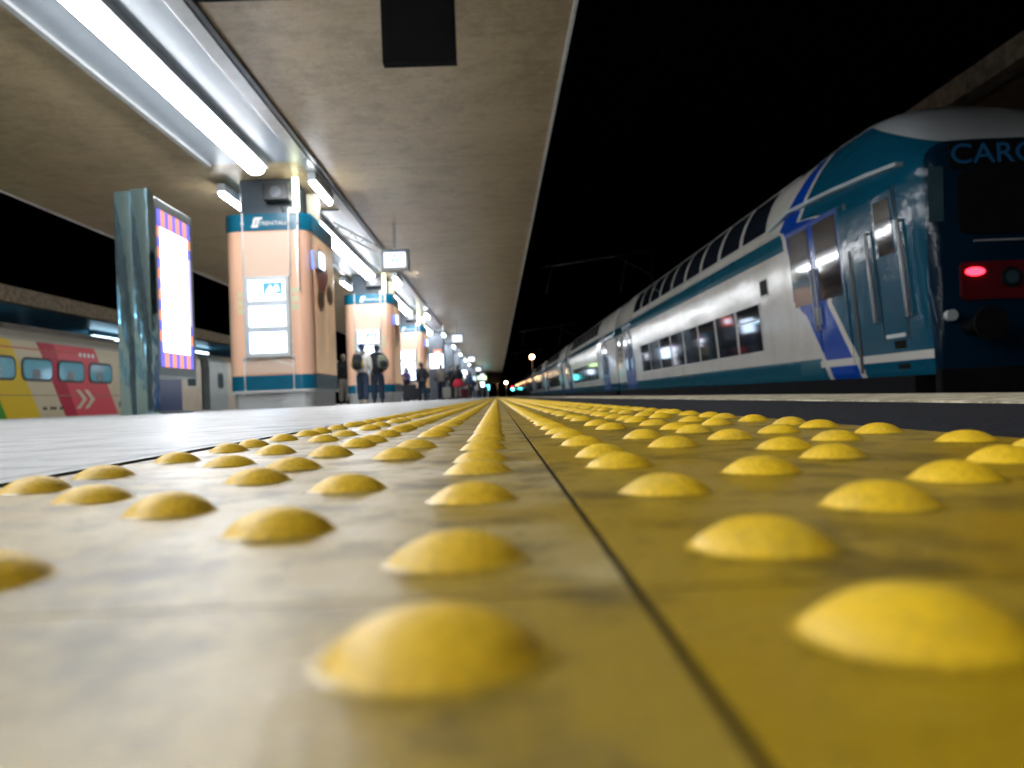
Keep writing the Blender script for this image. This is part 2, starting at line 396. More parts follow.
def tile_strip(name, x0, x1, mat, label):
    mb = MB(); T = .29; yy = .1545 - 12 * T; gm, gp = .035, .055
    nt_ = 0
    prof_hi = [(1.10, 0), (1.02, .035), (.96, .12), (.88, .31), (.76, .50), (.61, .70), (.42, .87), (.2, .97), (0, 1.0)]
    prof_mid = [(1.04, 0), (.95, .16), (.76, .50), (.45, .85), (0, 1.0)]
    prof_lo = [(1.05, 0), (.70, .65), (0, 1.0)]
    w = x1 - x0
    while yy < 60:
        L = T
        # slab top with a small chamfer and a 2 mm gap to the next
        g, c = .00015, .0003
        if yy < 14:
            a0, a1, b0, b1 = x0, x1, yy + g, yy + L - g
            vs = [(a0, b0, -.006), (a1, b0, -.006), (a1, b1, -.006), (a0, b1, -.006),
                  (a0 + .0005, b0 + .0005, -c), (a1 - .0005, b0 + .0005, -c), (a1 - .0005, b1 - .0005, -c), (a0 + .0005, b1 - .0005, -c),
                  (a0 + c, b0 + c, 0), (a1 - c, b0 + c, 0), (a1 - c, b1 - c, 0), (a0 + c, b1 - c, 0)]
            fs = []
            for s_ in (0, 4):
                for i in range(4): fs.append((s_ + i, s_ + (i + 1) % 4, s_ + 4 + (i + 1) % 4, s_ + 4 + i))
            fs.append((8, 9, 10, 11)); mb.add(vs, fs, 0)
        prof, n = (prof_hi, 36) if yy < 1.6 else ((prof_mid, 16) if yy < 8 else (prof_lo, 7))
        for i in range(5):
            for j in range(5):
                if (i + j) % 2: continue
                cx = (x0 + gm + gp * i) * (1 if x0 < 0 else .982); cy = yy + gm + gp * j
                if random.random() < .004 and yy > 1: continue
                hh = .0074 * random.uniform(.9, 1.05); rr = .0164 * random.uniform(.97, 1.03)
                jx, jy = random.uniform(-.0006, .0006), random.uniform(-.0006, .0006)
                vs = []; fs = []
                for (pr, pz) in prof[:-1]:
                    for q in range(n):
                        t = 2 * PI * q / n
                        vs.append((cx + jx + rr * pr * math.cos(t), cy + jy + rr * pr * math.sin(t), .0002 + hh * pz))
                vs.append((cx + jx, cy + jy, .0002 + hh))
                for a in range(len(prof) - 2):
                    for q in range(n):
                        fs.append((a * n + q, a * n + (q + 1) % n, (a + 1) * n + (q + 1) % n, (a + 1) * n + q))
                a = (len(prof) - 2) * n
                for q in range(n): fs.append((a + q, a + (q + 1) % n, len(vs) - 1))
                mb.add(vs, fs, 0, True)
        yy += L
    mb.box(x0, x1, 14.075, YE, -.006, 0)
    me = bpy.data.meshes.new(name); me.from_pydata(mb.v, [], mb.f); me.materials.append(mat)
    me.polygons.foreach_set('use_smooth', mb.sm); me.update()
    o = bpy.data.objects.new(name, me); C.objects.link(o); tag(o, label, None, None, 'structure')
    return o
tile_strip('tactile_paving', -.2657, .0243, M['tileL'], 'worn pale tactile tiles with yellow domes')
tile_strip('tactile_paving', .0265, .3146, M['tileR'], 'yellow tactile tiles with yellow domes beside the dark strip')
struct(MB().box(-.281, .322, YB, YE, -.018, -.0016), 'joint_bed', M['joint'], 'dark joints between the tactile tiles')

# rails of the tracks beside the platform
def track(xc, label):
    mb = MB()
    for dx in (-.75, .75):
        mb.box(xc + dx - .035, xc + dx + .035, -60, 400, -.86, -.80); mb.box(xc + dx - .01, xc + dx + .01, -60, 400, -.93, -.86)
        mb.box(xc + dx - .07, xc + dx + .07, -60, 400, -.94, -.93)
    o = empty('railway_track', (xc, 0, -.98), label, 'track', 'railway tracks')
    mb.build('rail', M['roofgrey'], o, off=(xc, 0, -.98))
    m2 = MB(); y = -20
    while y < 90: m2.box(xc - 1.25, xc + 1.25, y, y + .25, -.975, -.942); y += .6
    m2.build('sleepers', M['under'], o, off=(xc, 0, -.98))
track(2.75, 'empty railway track between the stone edge and the white train')
track(6.6, 'railway track under the blue and white train')
track(-10.4, 'empty railway track between the platform and the coloured train')
track(-14.6, 'railway track under the yellow and pink coach')

# ------------------------------------------------------------------ platform canopy
CZ = 4.04
can = empty('platform_canopy', (-3.8, 0, CZ), 'long concrete canopy over the platform with speckled beige underside', 'canopy')
co = (-3.8, 0, CZ)
MB().box(-8.62, .945, YB, YE, CZ, CZ + .28).build('roof_slab', M['ceil'], can)
can.location = (0, 0, 0)
MB().box(.947, .985, YB, YE, CZ - .02, CZ + .30).build('edge_flashing', M['flash'], can)
MB().box(-8.66, -8.622, YB, YE, CZ - .01, CZ + .30).build('edge_flashing', M['flash'], can)
MB().box(-2.86, -1.6, 7.86, 8.0, CZ - .012, CZ - .002).build('slot_cover', M['matblack'], can)

PY = [14.17 + 11.1 * i for i in range(18)]     # front faces of the piers
# ------------------------------------------------------------------ light fittings
def strip_light(y0, y1, label):
    o = empty('strip_light', (0, y0, 0), label, 'ceiling light', 'long strip lights under the canopy')
    off = (0, y0, 0)
    # reflector sheets either side, butted to the housing
    MB().box(-4.50, -3.955, y0, y1, CZ - .035, CZ - .006).box(-3.565, -3.06, y0, y1, CZ - .035, CZ - .006).build('reflector', M['reflector'], o, off=off)
    MB().box(-4.58, -4.504, y0, y1, CZ - .075, CZ - .004).build('side_rail', M['channel'], o, off=off)
    MB().box(-3.95, -3.57, y0, y1, CZ - .13, CZ - .004).build('housing', M['housing'], o, .01, off=off)
    prof = [(-3.89, CZ - .133)] + [(-3.76 + .13 * math.cos(t), CZ - .17 - .07 * math.sin(t)) for t in [PI - PI * i / 8 for i in range(9)]] + [(-3.63, CZ - .133)]
    MB().prism(prof, y0 + .05, y1 - .05).build('diffuser', M['tube'], o, off=off)
    return o
names = ['nearest bay, before the first pillar', 'bay between the first and second pillars', 'bay between the second and third pillars',
         'bay beyond the third pillar', 'fifth bay', 'sixth bay', 'seventh bay', 'eighth bay', 'ninth bay', 'tenth bay', 'eleventh bay']
strip_light(-5.6, 13.3, 'long white strip light running up to the first pillar')
for k in range(3):
    strip_light(-8.1 - 11.1 * (k + 1) + 2.4, -8.1 - 11.1 * k - .2, 'white strip light behind the camera, %s bay back' % ('first', 'second', 'third')[k])
for i in range(10):
    strip_light(PY[i] + 2.6, PY[i + 1] - .2, 'white strip light in the ' + names[i + 1])
# channel (cable duct) on the right of the lights
duct = empty('cable_duct', (0, 0, 0), 'long grey steel cable duct along the right of the strip lights', 'cable duct')
MB().box(-3.05, -2.86, YB, 140, CZ - .075, CZ - .003).build('duct_body', M['channel'], duct, .006)
MB().box(-2.857, -2.79, YB, 140, CZ - .055, CZ - .003).build('duct_flange', M['channel_dark'], duct, .006)
# short lamps flanking the piers
def short_lamp(x, y, label):
    o = empty('short_lamp', (x, y, 0), label, 'ceiling light', 'short lamps beside the pillars')
    MB().box(-.07, .07, 0, 1.5, CZ - .22, CZ - .078).build('housing', M['housing'], o, .006)
    MB().tube((0, .03, CZ - .25), (0, 1.47, CZ - .25), .045, 10).build('tube', M['tube'], o)
    if x < -4: MB().box(-.02, .02, .6, .9, CZ - .076, CZ - .002).build('bracket', M['grey'], o)
    return o
ordn = ['first', 'second', 'third', 'fourth', 'fifth', 'sixth', 'seventh', 'eighth', 'ninth', 'tenth']
for i in range(8):
    short_lamp(-2.98, PY[i] - .4, 'short bright lamp on the duct, right of the %s pillar' % ordn[i])
    if i < 4: short_lamp(-4.68, PY[i] + .1, 'short bright lamp left of the %s pillar top' % ordn[i])

# ------------------------------------------------------------------ clad pillars
def pillar_shell(x0, x1, y0, y1, r, n=7):
    return [(a, b) for a, b in rounded(x0, x1, y0, y1, r, n)]
def clad_pillar(label):
    """front face at y = 0, centre x = 0, base z = 0"""
    o = empty('clad_pillar', (0, 0, 0), label, 'pillar', 'orange clad pillars along the platform')
    W, D = .74, 2.27
    MB().prism(pillar_shell(-W + .05, W - .05, .05, D - .05, .18), 0, .27, axis='z', smooth=False).build('plinth', M['steelbase'], o)
    MB().prism(pillar_shell(-W - .02, W + .02, -.02, D + .02, .24), .27, .315, axis='z').build('plinth_rim', M['ltgrey'], o)
    MB().prism(pillar_shell(-W, W, 0, D, .24, 9), .317, .57, axis='z').build('lower_band', M['teal'], o)
    MB().prism(pillar_shell(-W, W, 0, D, .24, 9), .572, 3.08, axis='z').build('cladding', M['salmon'], o)
    MB().prism(pillar_shell(-W - .008, W + .008, -.008, D + .008, .24, 9), 3.082, 3.38, axis='z').build('upper_band', M['teal'], o)
    MB().box(-.44, .42, -.012, -.003, .60, 3.05).build('front_panel', M['frontpanel'], o)
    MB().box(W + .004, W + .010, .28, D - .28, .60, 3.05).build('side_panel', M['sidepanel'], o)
    # side picture: red lozenge, two ovals
    def yz(pts, x, t=.004): return MB().prism(pts, x, x + t, axis='x')
    yz([(.75, 2.95), (1.45, 2.45), (.75, 1.75), (.35, 2.45)], W + .012).build('red_lozenge', M['red'], o)
    for cy, cz in ((.68, 1.92), (1.5, 2.12)):
        ell = [(cy + .30 * math.cos(t), cz + .20 * math.sin(t)) for t in [2 * PI * i / 24 for i in range(24)]]
        e2 = [(cy + .23 * math.cos(t), cz + .145 * math.sin(t)) for t in [2 * PI * i / 24 for i in range(24)]]
        p = yz(ell, W + .018).build('oval_print', M['ringedge'], o); yz(e2, W + .024).build('oval_centre', M['ring'], p)
    # small lit sign projecting from the side
    s = MB().box(W + .03, W + .09, .32, .80, 2.44, 2.78).build('side_sign', M['grey'], o, .006)
    MB().box(W + .092, W + .097, .36, .76, 2.47, 2.75).build('lit_face', M['screen'], s)
    text_mesh('sign_letter', 'A', .26, M['sign_letter'], s, Matrix.Translation((W + .1, .56, 2.61)) @ Matrix.Rotation(R(90), 4, 'Z') @ FACE_CAM)
    MB().box(W + .02, W + .05, .04, .10, 2.4, 2.72).build('side_light', M['screen_edge'], o)
    # the monitor frame with three screens
    fr = MB().box(-.40, .38, -.075, -.014, .88, 2.28).build('monitor_frame', M['ltgrey'], o, .015)
    for k in range(3):
        z1 = 2.22 - k * .45; z0 = z1 - .36
        q = MB().box(-.325, .305, -.083, -.077, z0, z1).build('monitor', M['screen'], fr)
        MB().box(-.325, -.315, -.088, -.085, z0, z1).box(-.325, .305, -.088, -.085, z1 - .01, z1).build('screen_rim', M['screen_edge'], fr)
        if k == 0:
            mb = MB().box(-.06, .27, -.090, -.085, z0 + .10, z1 - .05).build('screen_picture', M['screen_blue'], fr)
            MB().prism([(-.02, z1 - .22), (.06, z1 - .10), (.14, z1 - .19), (.10, z1 - .26), (.02, z1 - .28)], -.095, -.092).build('picture_detail', M['screen'], fr)
            MB().prism([(.15, z1 - .08), (.20, z1 - .10), (.23, z1 - .20), (.12, z1 - .24), (.13, z1 - .14)], -.095, -.092).build('picture_detail', M['screen_pale'], fr)
        else:
            MB().box(-.235, -.205, -.090, -.086, z0 + .14, z0 + .20).box(-.25, -.225, -.090, -.086, z0 + .24, z0 + .28).build('screen_picture', M['screen_blue'], fr)
    # pale bands printed across the lower cladding
    mb = MB()
    for za_, zb_ in ((.78, 1.12), (.98, .70)):
        mb.add([(-.715, -.0125, za_), (.40, -.0125, zb_), (.40, -.0125, zb_ + .06), (-.44, -.0125, za_ + .06)], [(0, 1, 2, 3)]) if False else mb.prism([(-.43, za_), (.41, zb_), (.41, zb_ + .05), (-.43, za_ + .05)], -.0165, -.0125)
    mb.build('printed_band', M['ringedge'] if False else M['frontpanel_band'], o)
    # white cords hanging in front, with clips
    for xx, zt, zb in ((-.40, 3.40, 2.30), (.40, 3.45, 2.30), (.55, 3.42, 2.05), (-.44, .86, .32), (.40, .86, .32)):
        c = MB().tube((xx, -.03, zb), (xx + random.uniform(-.01, .01), -.03, zt), .012, 8).build('conduit', M['rod'], o)
        MB().ball((xx, -.035, zb), .025, .02, .025).ball((xx, -.035, min(zt, 3.2)), .028, .02, .04).build('clip', M['ltgrey'], c)
    MB().box(.40, .56, -.03, -.012, 3.36, 3.47).build('cord_bracket', M['white'], o, .01)
    mb = MB()
    for k in range(3): mb.box(-.52, -.45, -.008, -.003, 1.93 - k * .14, 2.03 - k * .14).box(.42, .52, -.008, -.003, 1.97 - k * .14, 2.07 - k * .14)
    mb.build('notices', M['poster_cream'], o)
    # logo and word on the upper band
    mb = MB()
    for dx, w_ in ((0, .035), (.06, .035)):
        mb.prism([(-.24 + dx, 3.14), (-.20 + dx, 3.14), (-.155 + dx, 3.31), (-.195 + dx, 3.31)], -.018, -.011)
    mb.prism([(-.185, 3.275), (-.06, 3.275), (-.045, 3.315), (-.175, 3.315)], -.022, -.019)
    mb.prism([(-.25, 3.14), (-.13, 3.14), (-.12, 3.17), (-.242, 3.17)], -.022, -.019)
    mb.build('logo', M['white'], o)
    text_mesh('band_lettering', 'TRENITALIA', .098, M['white'], o, face(.15, -.016, 3.205), .003)
    # the concrete pier above the cladding, a loudspeaker and an upright tube
    MB().box(-.50, .46, .22, D - .2, 3.38, CZ - .002).build('pier_head', M['pier'], o, .03)
    MB().box(.55, .72, .75, 1.1, 3.38, CZ - .15).build('beige_post', M['pierbeige'], o, .01)
    sp = MB().box(-.02, .42, -.05, .215, 3.60, 3.90).build('loudspeaker', M['black'], o, .02)
    MB().tube((.2, -.06, 3.74), (.2, -.052, 3.74), .10, 16).build('speaker_cone', M['pier'], sp)
    MB().tube((.30, .10, 3.39), (.22, .02, 3.60), .012, 6).build('cable', M['rubber'], o)
    MB().box(.475, .575, .02, .09, 3.42, CZ - .03).build('upright_tube', M['tube_warm'], o, .01)
    return o
p0 = clad_pillar('nearest orange clad pillar with three stacked white screens')
p0.location = (-3.89, PY[0], 0)
copy_tree(p0, None, (-3.89, -8.1, 0), 'orange clad pillar behind the camera')
copy_tree(p0, None, (-3.89, PY[1], 0), 'orange clad pillar behind the two people with backpacks')
copy_tree(p0, None, (-3.89, PY[2], 0), 'farthest orange clad pillar, behind the people in dark coats')
# bare dark piers beyond
for i in range(3, 16):
    lab = ['dark bare pier carrying the orange red sign', 'dark bare pier behind the person in black', 'bare pier past the first two, among small lit signs'][i - 3] if i < 6 else \
        'dark distant bare pier, %s beyond the farthest orange pillar' % ordn[i - 3] if i < 13 else 'dark distant bare pier near the end of the platform'
    single(MB().box(-.42, .42, 0, 1.4, 0, CZ - .002).box(-.46, .46, -.03, 1.43, 0, .3), 'bare_pier', M['pier'], lab, 'pillar', 'bare dark piers', (0, 0, 0)).location = (-3.45, PY[i], 0)

# ------------------------------------------------------------------ hanging signs
def hanging_sign(loc, label, letter):
    o = empty('hanging_sign', loc, label, 'sign', 'lit signs hanging under the canopy')
    MB().box(-.325, .325, 0, .17, 0, .51).build('case', M['grey'], o, .02)
    MB().box(-.24, .24, -.006, -.001, .09, .42).build('lit_face', M['sign_face'], o)
    MB().box(-.25, -.241, -.006, -.001, .09, .42).box(-.25, .25, -.006, -.001, .421, .43).build('blue_rim', M['screen_edge'], o)
    if letter: text_mesh('sign_letter', letter, .36, M['sign_letter'], o, face(0, -.010, .255), .002)
    # lattice arm reaching back to the pillar line
    mb = MB(); a = Vector((-.3, .1, .40)); b = Vector((-1.05, -1.6, .62)); up = Vector((0, 0, .18))
    mb.tube(a, b, .014, 6); mb.tube(a + up * .8, b + up, .014, 6)
    for k in range(8):
        p = a.lerp(b, k / 8); q = a.lerp(b, (k + 1) / 8)
        if k % 2: mb.tube(p + up * (.8 + .2 * k / 8), q, .009, 5)
        else: mb.tube(p, q + up * (.8 + .2 * k / 8), .009, 5)
    mb.build('lattice_arm', M['ltgrey'], o)
    MB().box(-.03, .03, .05, .11, .51, CZ - loc[2] - .003).build('hanger', M['grey'], o)
    return o
hanging_sign((-2.18, 18.4, 2.97), 'nearest hanging lit sign with a pale blue letter A', 'A')
hanging_sign((-1.95, 42.5, 2.92), 'second hanging lit sign, blank white, above the people in coats', None)
for i, (yy, lb) in enumerate(((66, 'third hanging lit sign, small and white'), (90, 'fourth hanging lit sign, tiny and white'),
                              (114, 'fifth hanging lit sign, tiny, far down the platform'), (138, 'farthest hanging lit sign at the end of the row'))):
    hanging_sign((-1.95, yy, 2.92), lb, None)
# dark board hanging near the camera
o = empty('hanging_board', (-.63, 8.0, 3.375), 'black unlit board hanging under the canopy near its edge', 'board')
MB().box(-.365, .365, 0, .14, 0, CZ - 3.375 - .01).build('case', M['matblack'], o)
MB().box(-.33, .33, -.006, -.001, .04, .64).build('dark_face', M['matblack'], o)
# small green and cyan signs far away
for (x, y, z, m, w, h, lb) in ((-1.75, 100, 2.25, 'green_sign', 1.1, .45, 'far green lit sign hanging under the canopy'),
                               (-1.3, 120, 1.1, 'cyan_sign', .5, .8, 'far cyan lit panel standing low on the platform'),
                               (-2.6, 62, 1.3, 'screen', .8, .9, 'white lit panel low down behind the person with red cloth'),
                               (-2.3, 78, 1.0, 'screen_pale', .7, 1.1, 'far pale blue lit panel on the platform'),
                               (-1.9, 106, 1.4, 'screen', .7, .7, 'small white lit panel under the green sign')):
    o = empty('lit_panel', (x, y, z), lb, 'lit panel', 'lit panels far down the platform')
    MB().box(-w / 2, w / 2, 0, .1, 0, h).build('case', M['grey'], o)
    MB().box(-w / 2 + .03, w / 2 - .03, -.006, -.001, .03, h - .03).build('lit_face', M[m], o)
    if z > 2: MB().box(-.02, .02, .03, .07, h, CZ - z - .003).build('post', M['grey'], o)
    else: MB().box(-.05, .05, .02, .08, -z, 0).build('post', M['grey'], o)
# round red sign on the first bare pier
o = empty('red_sign', (-3.35, PY[3] - .2, 2.65), 'orange red square sign with a white disc on the dark pier', 'sign')
MB().box(-.23, .23, 0, .1, -.26, .26).build('plate', M['redsign'], o, .01)
MB().tube((0, -.012, 0), (0, -.004, 0), .15, 20).build('white_disc', M['screen'], o)
MB().box(-.03, .03, -.018, -.014, -.08, .08).build('bar', M['redsign'], o)
MB().box(-.03, .03, .1, .17, -.03, .03).build('bracket', M['grey'], o)
# ticket machine
o = empty('ticket_machine', (-3.1, 43.0, 0), 'dark cabinet with a white lit poster top beyond the third pillar', 'ticket machine')
MB().box(-.36, .36, 0, .55, 0, 1.65).build('cabinet', M['pier'], o, .03)
hd = MB().box(-.38, .38, 0, .5, 1.652, 2.46).build('lit_head', M['grey'], o, .02)
MB().box(-.34, .34, -.007, -.001, 1.69, 2.42).build('lit_face', M['screen'], hd)
MB().box(-.2, .2, -.007, -.001, 1.05, 1.3).build('small_screen', M['glass2'], o)

# ------------------------------------------------------------------ billboard totem
o = empty('advertising_totem', (-3.9, 9.0, 0), 'mirror steel totem with a glowing white poster in an orange and blue striped border', 'advertising totem')
off = (-3.9, 9.0, 0)
x0, x1 = -4.10, -3.73
def post(a, b, yf):
    c, h = (a + b) / 2, (b - a) / 2
    return [(c + h * math.sin(t) / math.sin(R(9)), yf + .008 - .008 * (math.cos(t) - math.cos(R(9))) / (1 - math.cos(R(9)))) for t in [R(-9 + 18 * i / 14) for i in range(15)]] + [(b, 9.10), (a, 9.10)]
MB().prism(post(x0, x0 + .175, 8.95), 0, 2.45, axis='z').build('mirror_post', M['chrome'], o, off=off)
MB().prism(post(x0 + .19, x1, 8.93), 0, 2.47, axis='z').build('mirror_post', M['chrome'], o, off=off)
MB().box(x0 + .176, x0 + .189, 8.99, 9.09, 0, 2.44).build('dark_seam', M['frame_grey'], o, off=off)
MB().box(x0 + .03, x1 - .002, 9.102, 10.24, .42, 2.43).build('screen_case', M['frame_grey'], o, .015, off=off)
MB().box(x0 + .03, x1 - .05, 9.102, 10.20, 0, .03).build('base_plate', M['frame_grey'], o, .01, off=off)
px = x1 + .004
# poster built from coloured lit quads
ya, yb, za, zb = 9.17, 10.13, .53, 2.31
po = MB()
def pq(a, b, c, d, mi, t=0): po.add([(px + t, a, c), (px + t, b, c), (px + t, b, d), (px + t, a, d)], [(0, 1, 2, 3)], mi)
iy0, iy1, iz0, iz1 = ya + .07, yb - .10, za + .17, zb - .20
pq(iy0, iy1, iz0, iz1, 0)
for zlo, zhi in ((iz1, zb), (za, iz0)):
    n = 9
    for k in range(n): pq(ya + (yb - ya) * k / n, ya + (yb - ya) * (k + 1) / n, zlo, zhi, 1 + k % 2)
n = 12
for k in range(n):
    zl, zh = iz0 + (iz1 - iz0) * k / n, iz0 + (iz1 - iz0) * (k + 1) / n
    pq(ya, iy0, zl, zh, 1 + k % 2); pq(iy1, yb, zl, zh, 3 if 2 < k < 10 else 1 + k % 2)
po.build('poster', [M['bill_white'], M['bill_blue'], M['bill_orange'], M['bill_faint']], o, off=off)
mb = MB()
for (yy, zz, a, b) in ((9.45, 1.45, .03, .12), (9.72, 1.25, .04, .07), (9.60, .98, .05, .10), (9.33, .86, .03, .05), (9.9, .92, .02, .05), (9.36, 2.0, .03, .03), (9.84, 1.95, .04, .04), (9.55, 1.62, .012, .10), (9.80, 1.45, .012, .12)):
    e = [(yy + a * math.cos(t), zz + b * math.sin(t)) for t in [2 * PI * i / 10 for i in range(10)]]
    mb.prism(e, px + .003, px + .005, axis='x')
mb.build('faint_print', M['bill_faint'], o, off=off)
totem = o
copy_tree(totem, None, (-3.7, 54.0, 0), 'far glowing totem beyond the person with red cloth')
copy_tree(totem, None, (-3.7, 62.5, 0), 'second far glowing totem, deeper down the platform')
copy_tree(totem, None, (-3.7, 74.0, 0), 'farthest glowing totem, a tiny white poster')

# ------------------------------------------------------------------ double-deck train
PROF = [(.20, .10), (.17, .16), (.155, .45), (.105, 1.2), (.04, 2.0), (0, 2.5), (0, 2.76), (.015, 2.78), (.03, 2.86), (.08, 3.15), (.14, 3.32), (.22, 3.50), (.32, 3.65), (.45, 3.79), (.62, 3.88), (.85, 3.94), (1.1, 3.965), (1.4, 3.97)]
def prof_off(z):
    for (o0, z0), (o1, z1) in zip(PROF, PROF[1:]):
        if z0 <= z <= z1 and z1 > z0: return o0 + (o1 - o0) * (z - z0) / (z1 - z0)
    return 0
HW = 1.4                        # half width: the near side is local x = -1.4
def section(inset, ztop):
    pts = []
    for of, z in PROF:
        z2 = z if z < 2.5 else 2.5 + (z - 2.5) * (ztop - 2.5) / (3.97 - 2.5)
        pts.append((max(of, inset * (1 - of / 1.5)) if z < 3.6 else max(of, inset * .5), z2))
    left = [(-HW + a, z) for a, z in pts]; right = [(HW - a, z) for a, z in reversed(pts[:-1])]
    return left + right
def body_mesh(y0, y1, cab):
    secs = []
    if cab:
        yc = 22.55
        for (Y, ins, zt) in ((9.76, .30, 2.92), (9.80, .20, 2.98), (9.90, .11, 3.08), (10.05, .05, 3.20), (10.3, .01, 3.38), (10.8, 0, 3.66), (11.3, 0, 3.86), (11.9, 0, 3.97), (12.8, 0, 4.0), (14.2, 0, 3.97)):
            secs.append((Y - yc, section(ins, zt)))
    else:
        secs += [(y0, section(.10, 3.93)), (y0 + .12, section(0, 3.97))]
    ny = 12
    for k in range(1, ny): secs.append((secs[-1][0] if False else (y0 + 5) + (y1 - 5 - y0 - 5 + 4) * k / ny, section(0, 3.97)))
    secs += [(y1 - .12, section(0, 3.97)), (y1, section(.10, 3.93))]
    secs.sort(key=lambda t: t[0])
    mb = MB(); n = len(secs[0][1]); vs = []; fs = []
    for y, s in secs: vs += [(x, y, z) for x, z in s]
    for i in range(len(secs) - 1):
        for j in range(n): fs.append((i * n + j, i * n + (j + 1) % n, (i + 1) * n + (j + 1) % n, (i + 1) * n + j))
    mb.add(vs, fs, 0, False)
    mb.add(vs, [tuple(range(n)), tuple(range((len(secs) - 1) * n, len(secs) * n))], 0)
    return mb
def patch(mb, y0, y1, z0, z1, off, mi=0, nz=5):
    """sheet lying on the near side between heights z0 and z1, standing off by 'off', with thickness"""
    zs = [z0 + (z1 - z0) * i / nz for i in range(nz + 1)]
    outer = [(-HW + prof_off(z) - off, z) for z in zs]; inner = [(-HW + prof_off(z) + .02, z) for z in zs]
    mb.prism(outer + inner[::-1], y0, y1, mi, 'y')
    return mb
def window(o, y0, y1, z0, z1, transom=False, upper=False, glass='glass', fr='twhite'):
    f = patch(MB(), y0 - .04, y1 + .04, z0 - .04, z1 + .04, .006, nz=8 if upper else 1).build('window', M[fr], o)
    patch(MB(), y0, y1, z0, z1, .012, nz=8 if upper else 1).build('pane', M[glass], f)
    if transom: patch(MB(), y0, y1, z0 + (z1 - z0) * .66, z0 + (z1 - z0) * .70, .018, nz=1).build('transom', M['ltgrey'], f)
    return f
def coach(cab, L, label):
    o = empty('double_deck_coach', (0, 0, 0), label, 'train coach', 'coaches of the double-deck train')
    y0, y1 = -L / 2, L / 2
    liv = M['liv_cab'] if cab else M['liv']
    b = body_mesh(y0, y1, cab).build('body', liv, o)
    b.data.polygons.foreach_set('use_smooth', [True] * len(b.data.polygons))
    md = b.modifiers.new('es', 'EDGE_SPLIT'); md.split_angle = R(38)
    MB().box(-HW + .12, HW - .12, y0 + .5, y1 - .3, -.55, .098).build('underframe', M['matblack'], o)
    for yb in (y0 + 4.2, y1 - 4.2):
        bg = MB().box(-1.1, 1.1, yb - 1.6, yb + 1.6, -.78, -.552).build('bogie', M['matblack'], o)
        for dy in (-1.15, 1.15):
            MB().tube((-.82, yb + dy, -.38), (-.69, yb + dy, -.38), .42, 18).tube((.69, yb + dy, -.38), (.82, yb + dy, -.38), .42, 18).build('wheel_pair', M['under'], bg)
    MB().box(-.8, .8, y1, y1 + .34, .2, 3.3).build('gangway', M['rubber'], o)
    if not cab: MB().box(-.8, .8, y0 - .30, y0 - .002, .2, 3.3).build('gangway', M['rubber'], o)
    base = -22.55 if cab else -22.55
    # lower and upper window rows
    k0 = 0
    for k in range(8):
        a = 16.02 + base + k * 1.68
        window(o, a + .06, a + 1.56, .74, 1.67, transom=k in (0, 5, 7))
    for k in range(9 if cab else 9):
        a = 15.3 + base + k * 1.70
        window(o, a + .10, a + 1.55, 2.96, 3.74, upper=True, fr='twhite', transom=False)
    window(o, 15.45 + base, 15.85 + base, 1.80, 2.08, glass='under', fr='grey')
    # rim along the top of the upper windows, gutter over the band
    patch(MB(), (14.6 if cab else 12.4) + base, 33.0 + base, 3.79, 3.84, .02, nz=1).build('roof_rim', M['twhite'], o)
    patch(MB(), (15.3 if cab else 14.9) + base, 30.6 + base, 2.84, 2.875, .02, nz=1).build('gutter', M['twhite'], o)
    # doors
    def door(a, b2, col, winw, first=False):
        w = (b2 - a) / 2
        patch(MB(), a - .06, b2 + .06, .13, 2.68, .003, nz=1).build('door_surround', M['rubber'] if not first else M['liv_cab'], o)
        for s in (0, 1):
            d = patch(MB(), a + s * w + .02, a + (s + 1) * w - .02, .16, 2.66, .008, nz=1).build('door', M[col], o)
            m_ = a + (s + .5) * w
            if first: patch(MB(), m_ - winw / 2 - .06, m_ + winw / 2 + .06, 1.30, 2.68, .012, nz=1).build('window_frame', M['blue'], d)
            patch(MB(), m_ - winw / 2, m_ + winw / 2, 1.37 if first else .95, 2.60, .018, nz=1).build('door_window', M['glass_brown' if first else 'glass'], d)
            MB().tube((-HW + prof_off(.9) - .05, m_ + (.5 - s) * w * .86, .9), (-HW + prof_off(1.9) - .05, m_ + (.5 - s) * w * .86, 1.9), .018, 6).build('handrail', M['ltgrey'], d)
    if cab:
        door(12.05 + base, 14.25 + base, 'liv_cab', .84, True)
        door(31.0 + base, 33.2 + base, 'blue', .46)
    else:
        door(12.1 + base, 14.3 + base, 'blue', .46)
        door(31.0 + base, 33.2 + base, 'blue', .46)
    for yy in (34.2,): window(o, yy + base - .25, yy + base + .25, 2.0, 2.25, glass='glass2', fr='teal')
    for yy in (34.0, 34.45):
        mb = MB()
        for q in range(3): patch(mb, yy + base - .12, yy + base + .12, 1.25 + q * .25, 1.40 + q * .25, .008, nz=1)
        mb.build('vent_panel', M['rubber'], o)
    return o
L = 25.58
cab = coach(True, L, 'nearest double-deck coach with a teal cab end and red tail lamp')
cab.location = (6.6, 22.55, 0)
def cb(mb, name, mat, bevel=0): return mb.build(name, M[mat], cab, bevel, off=(6.6, 22.55, 0))
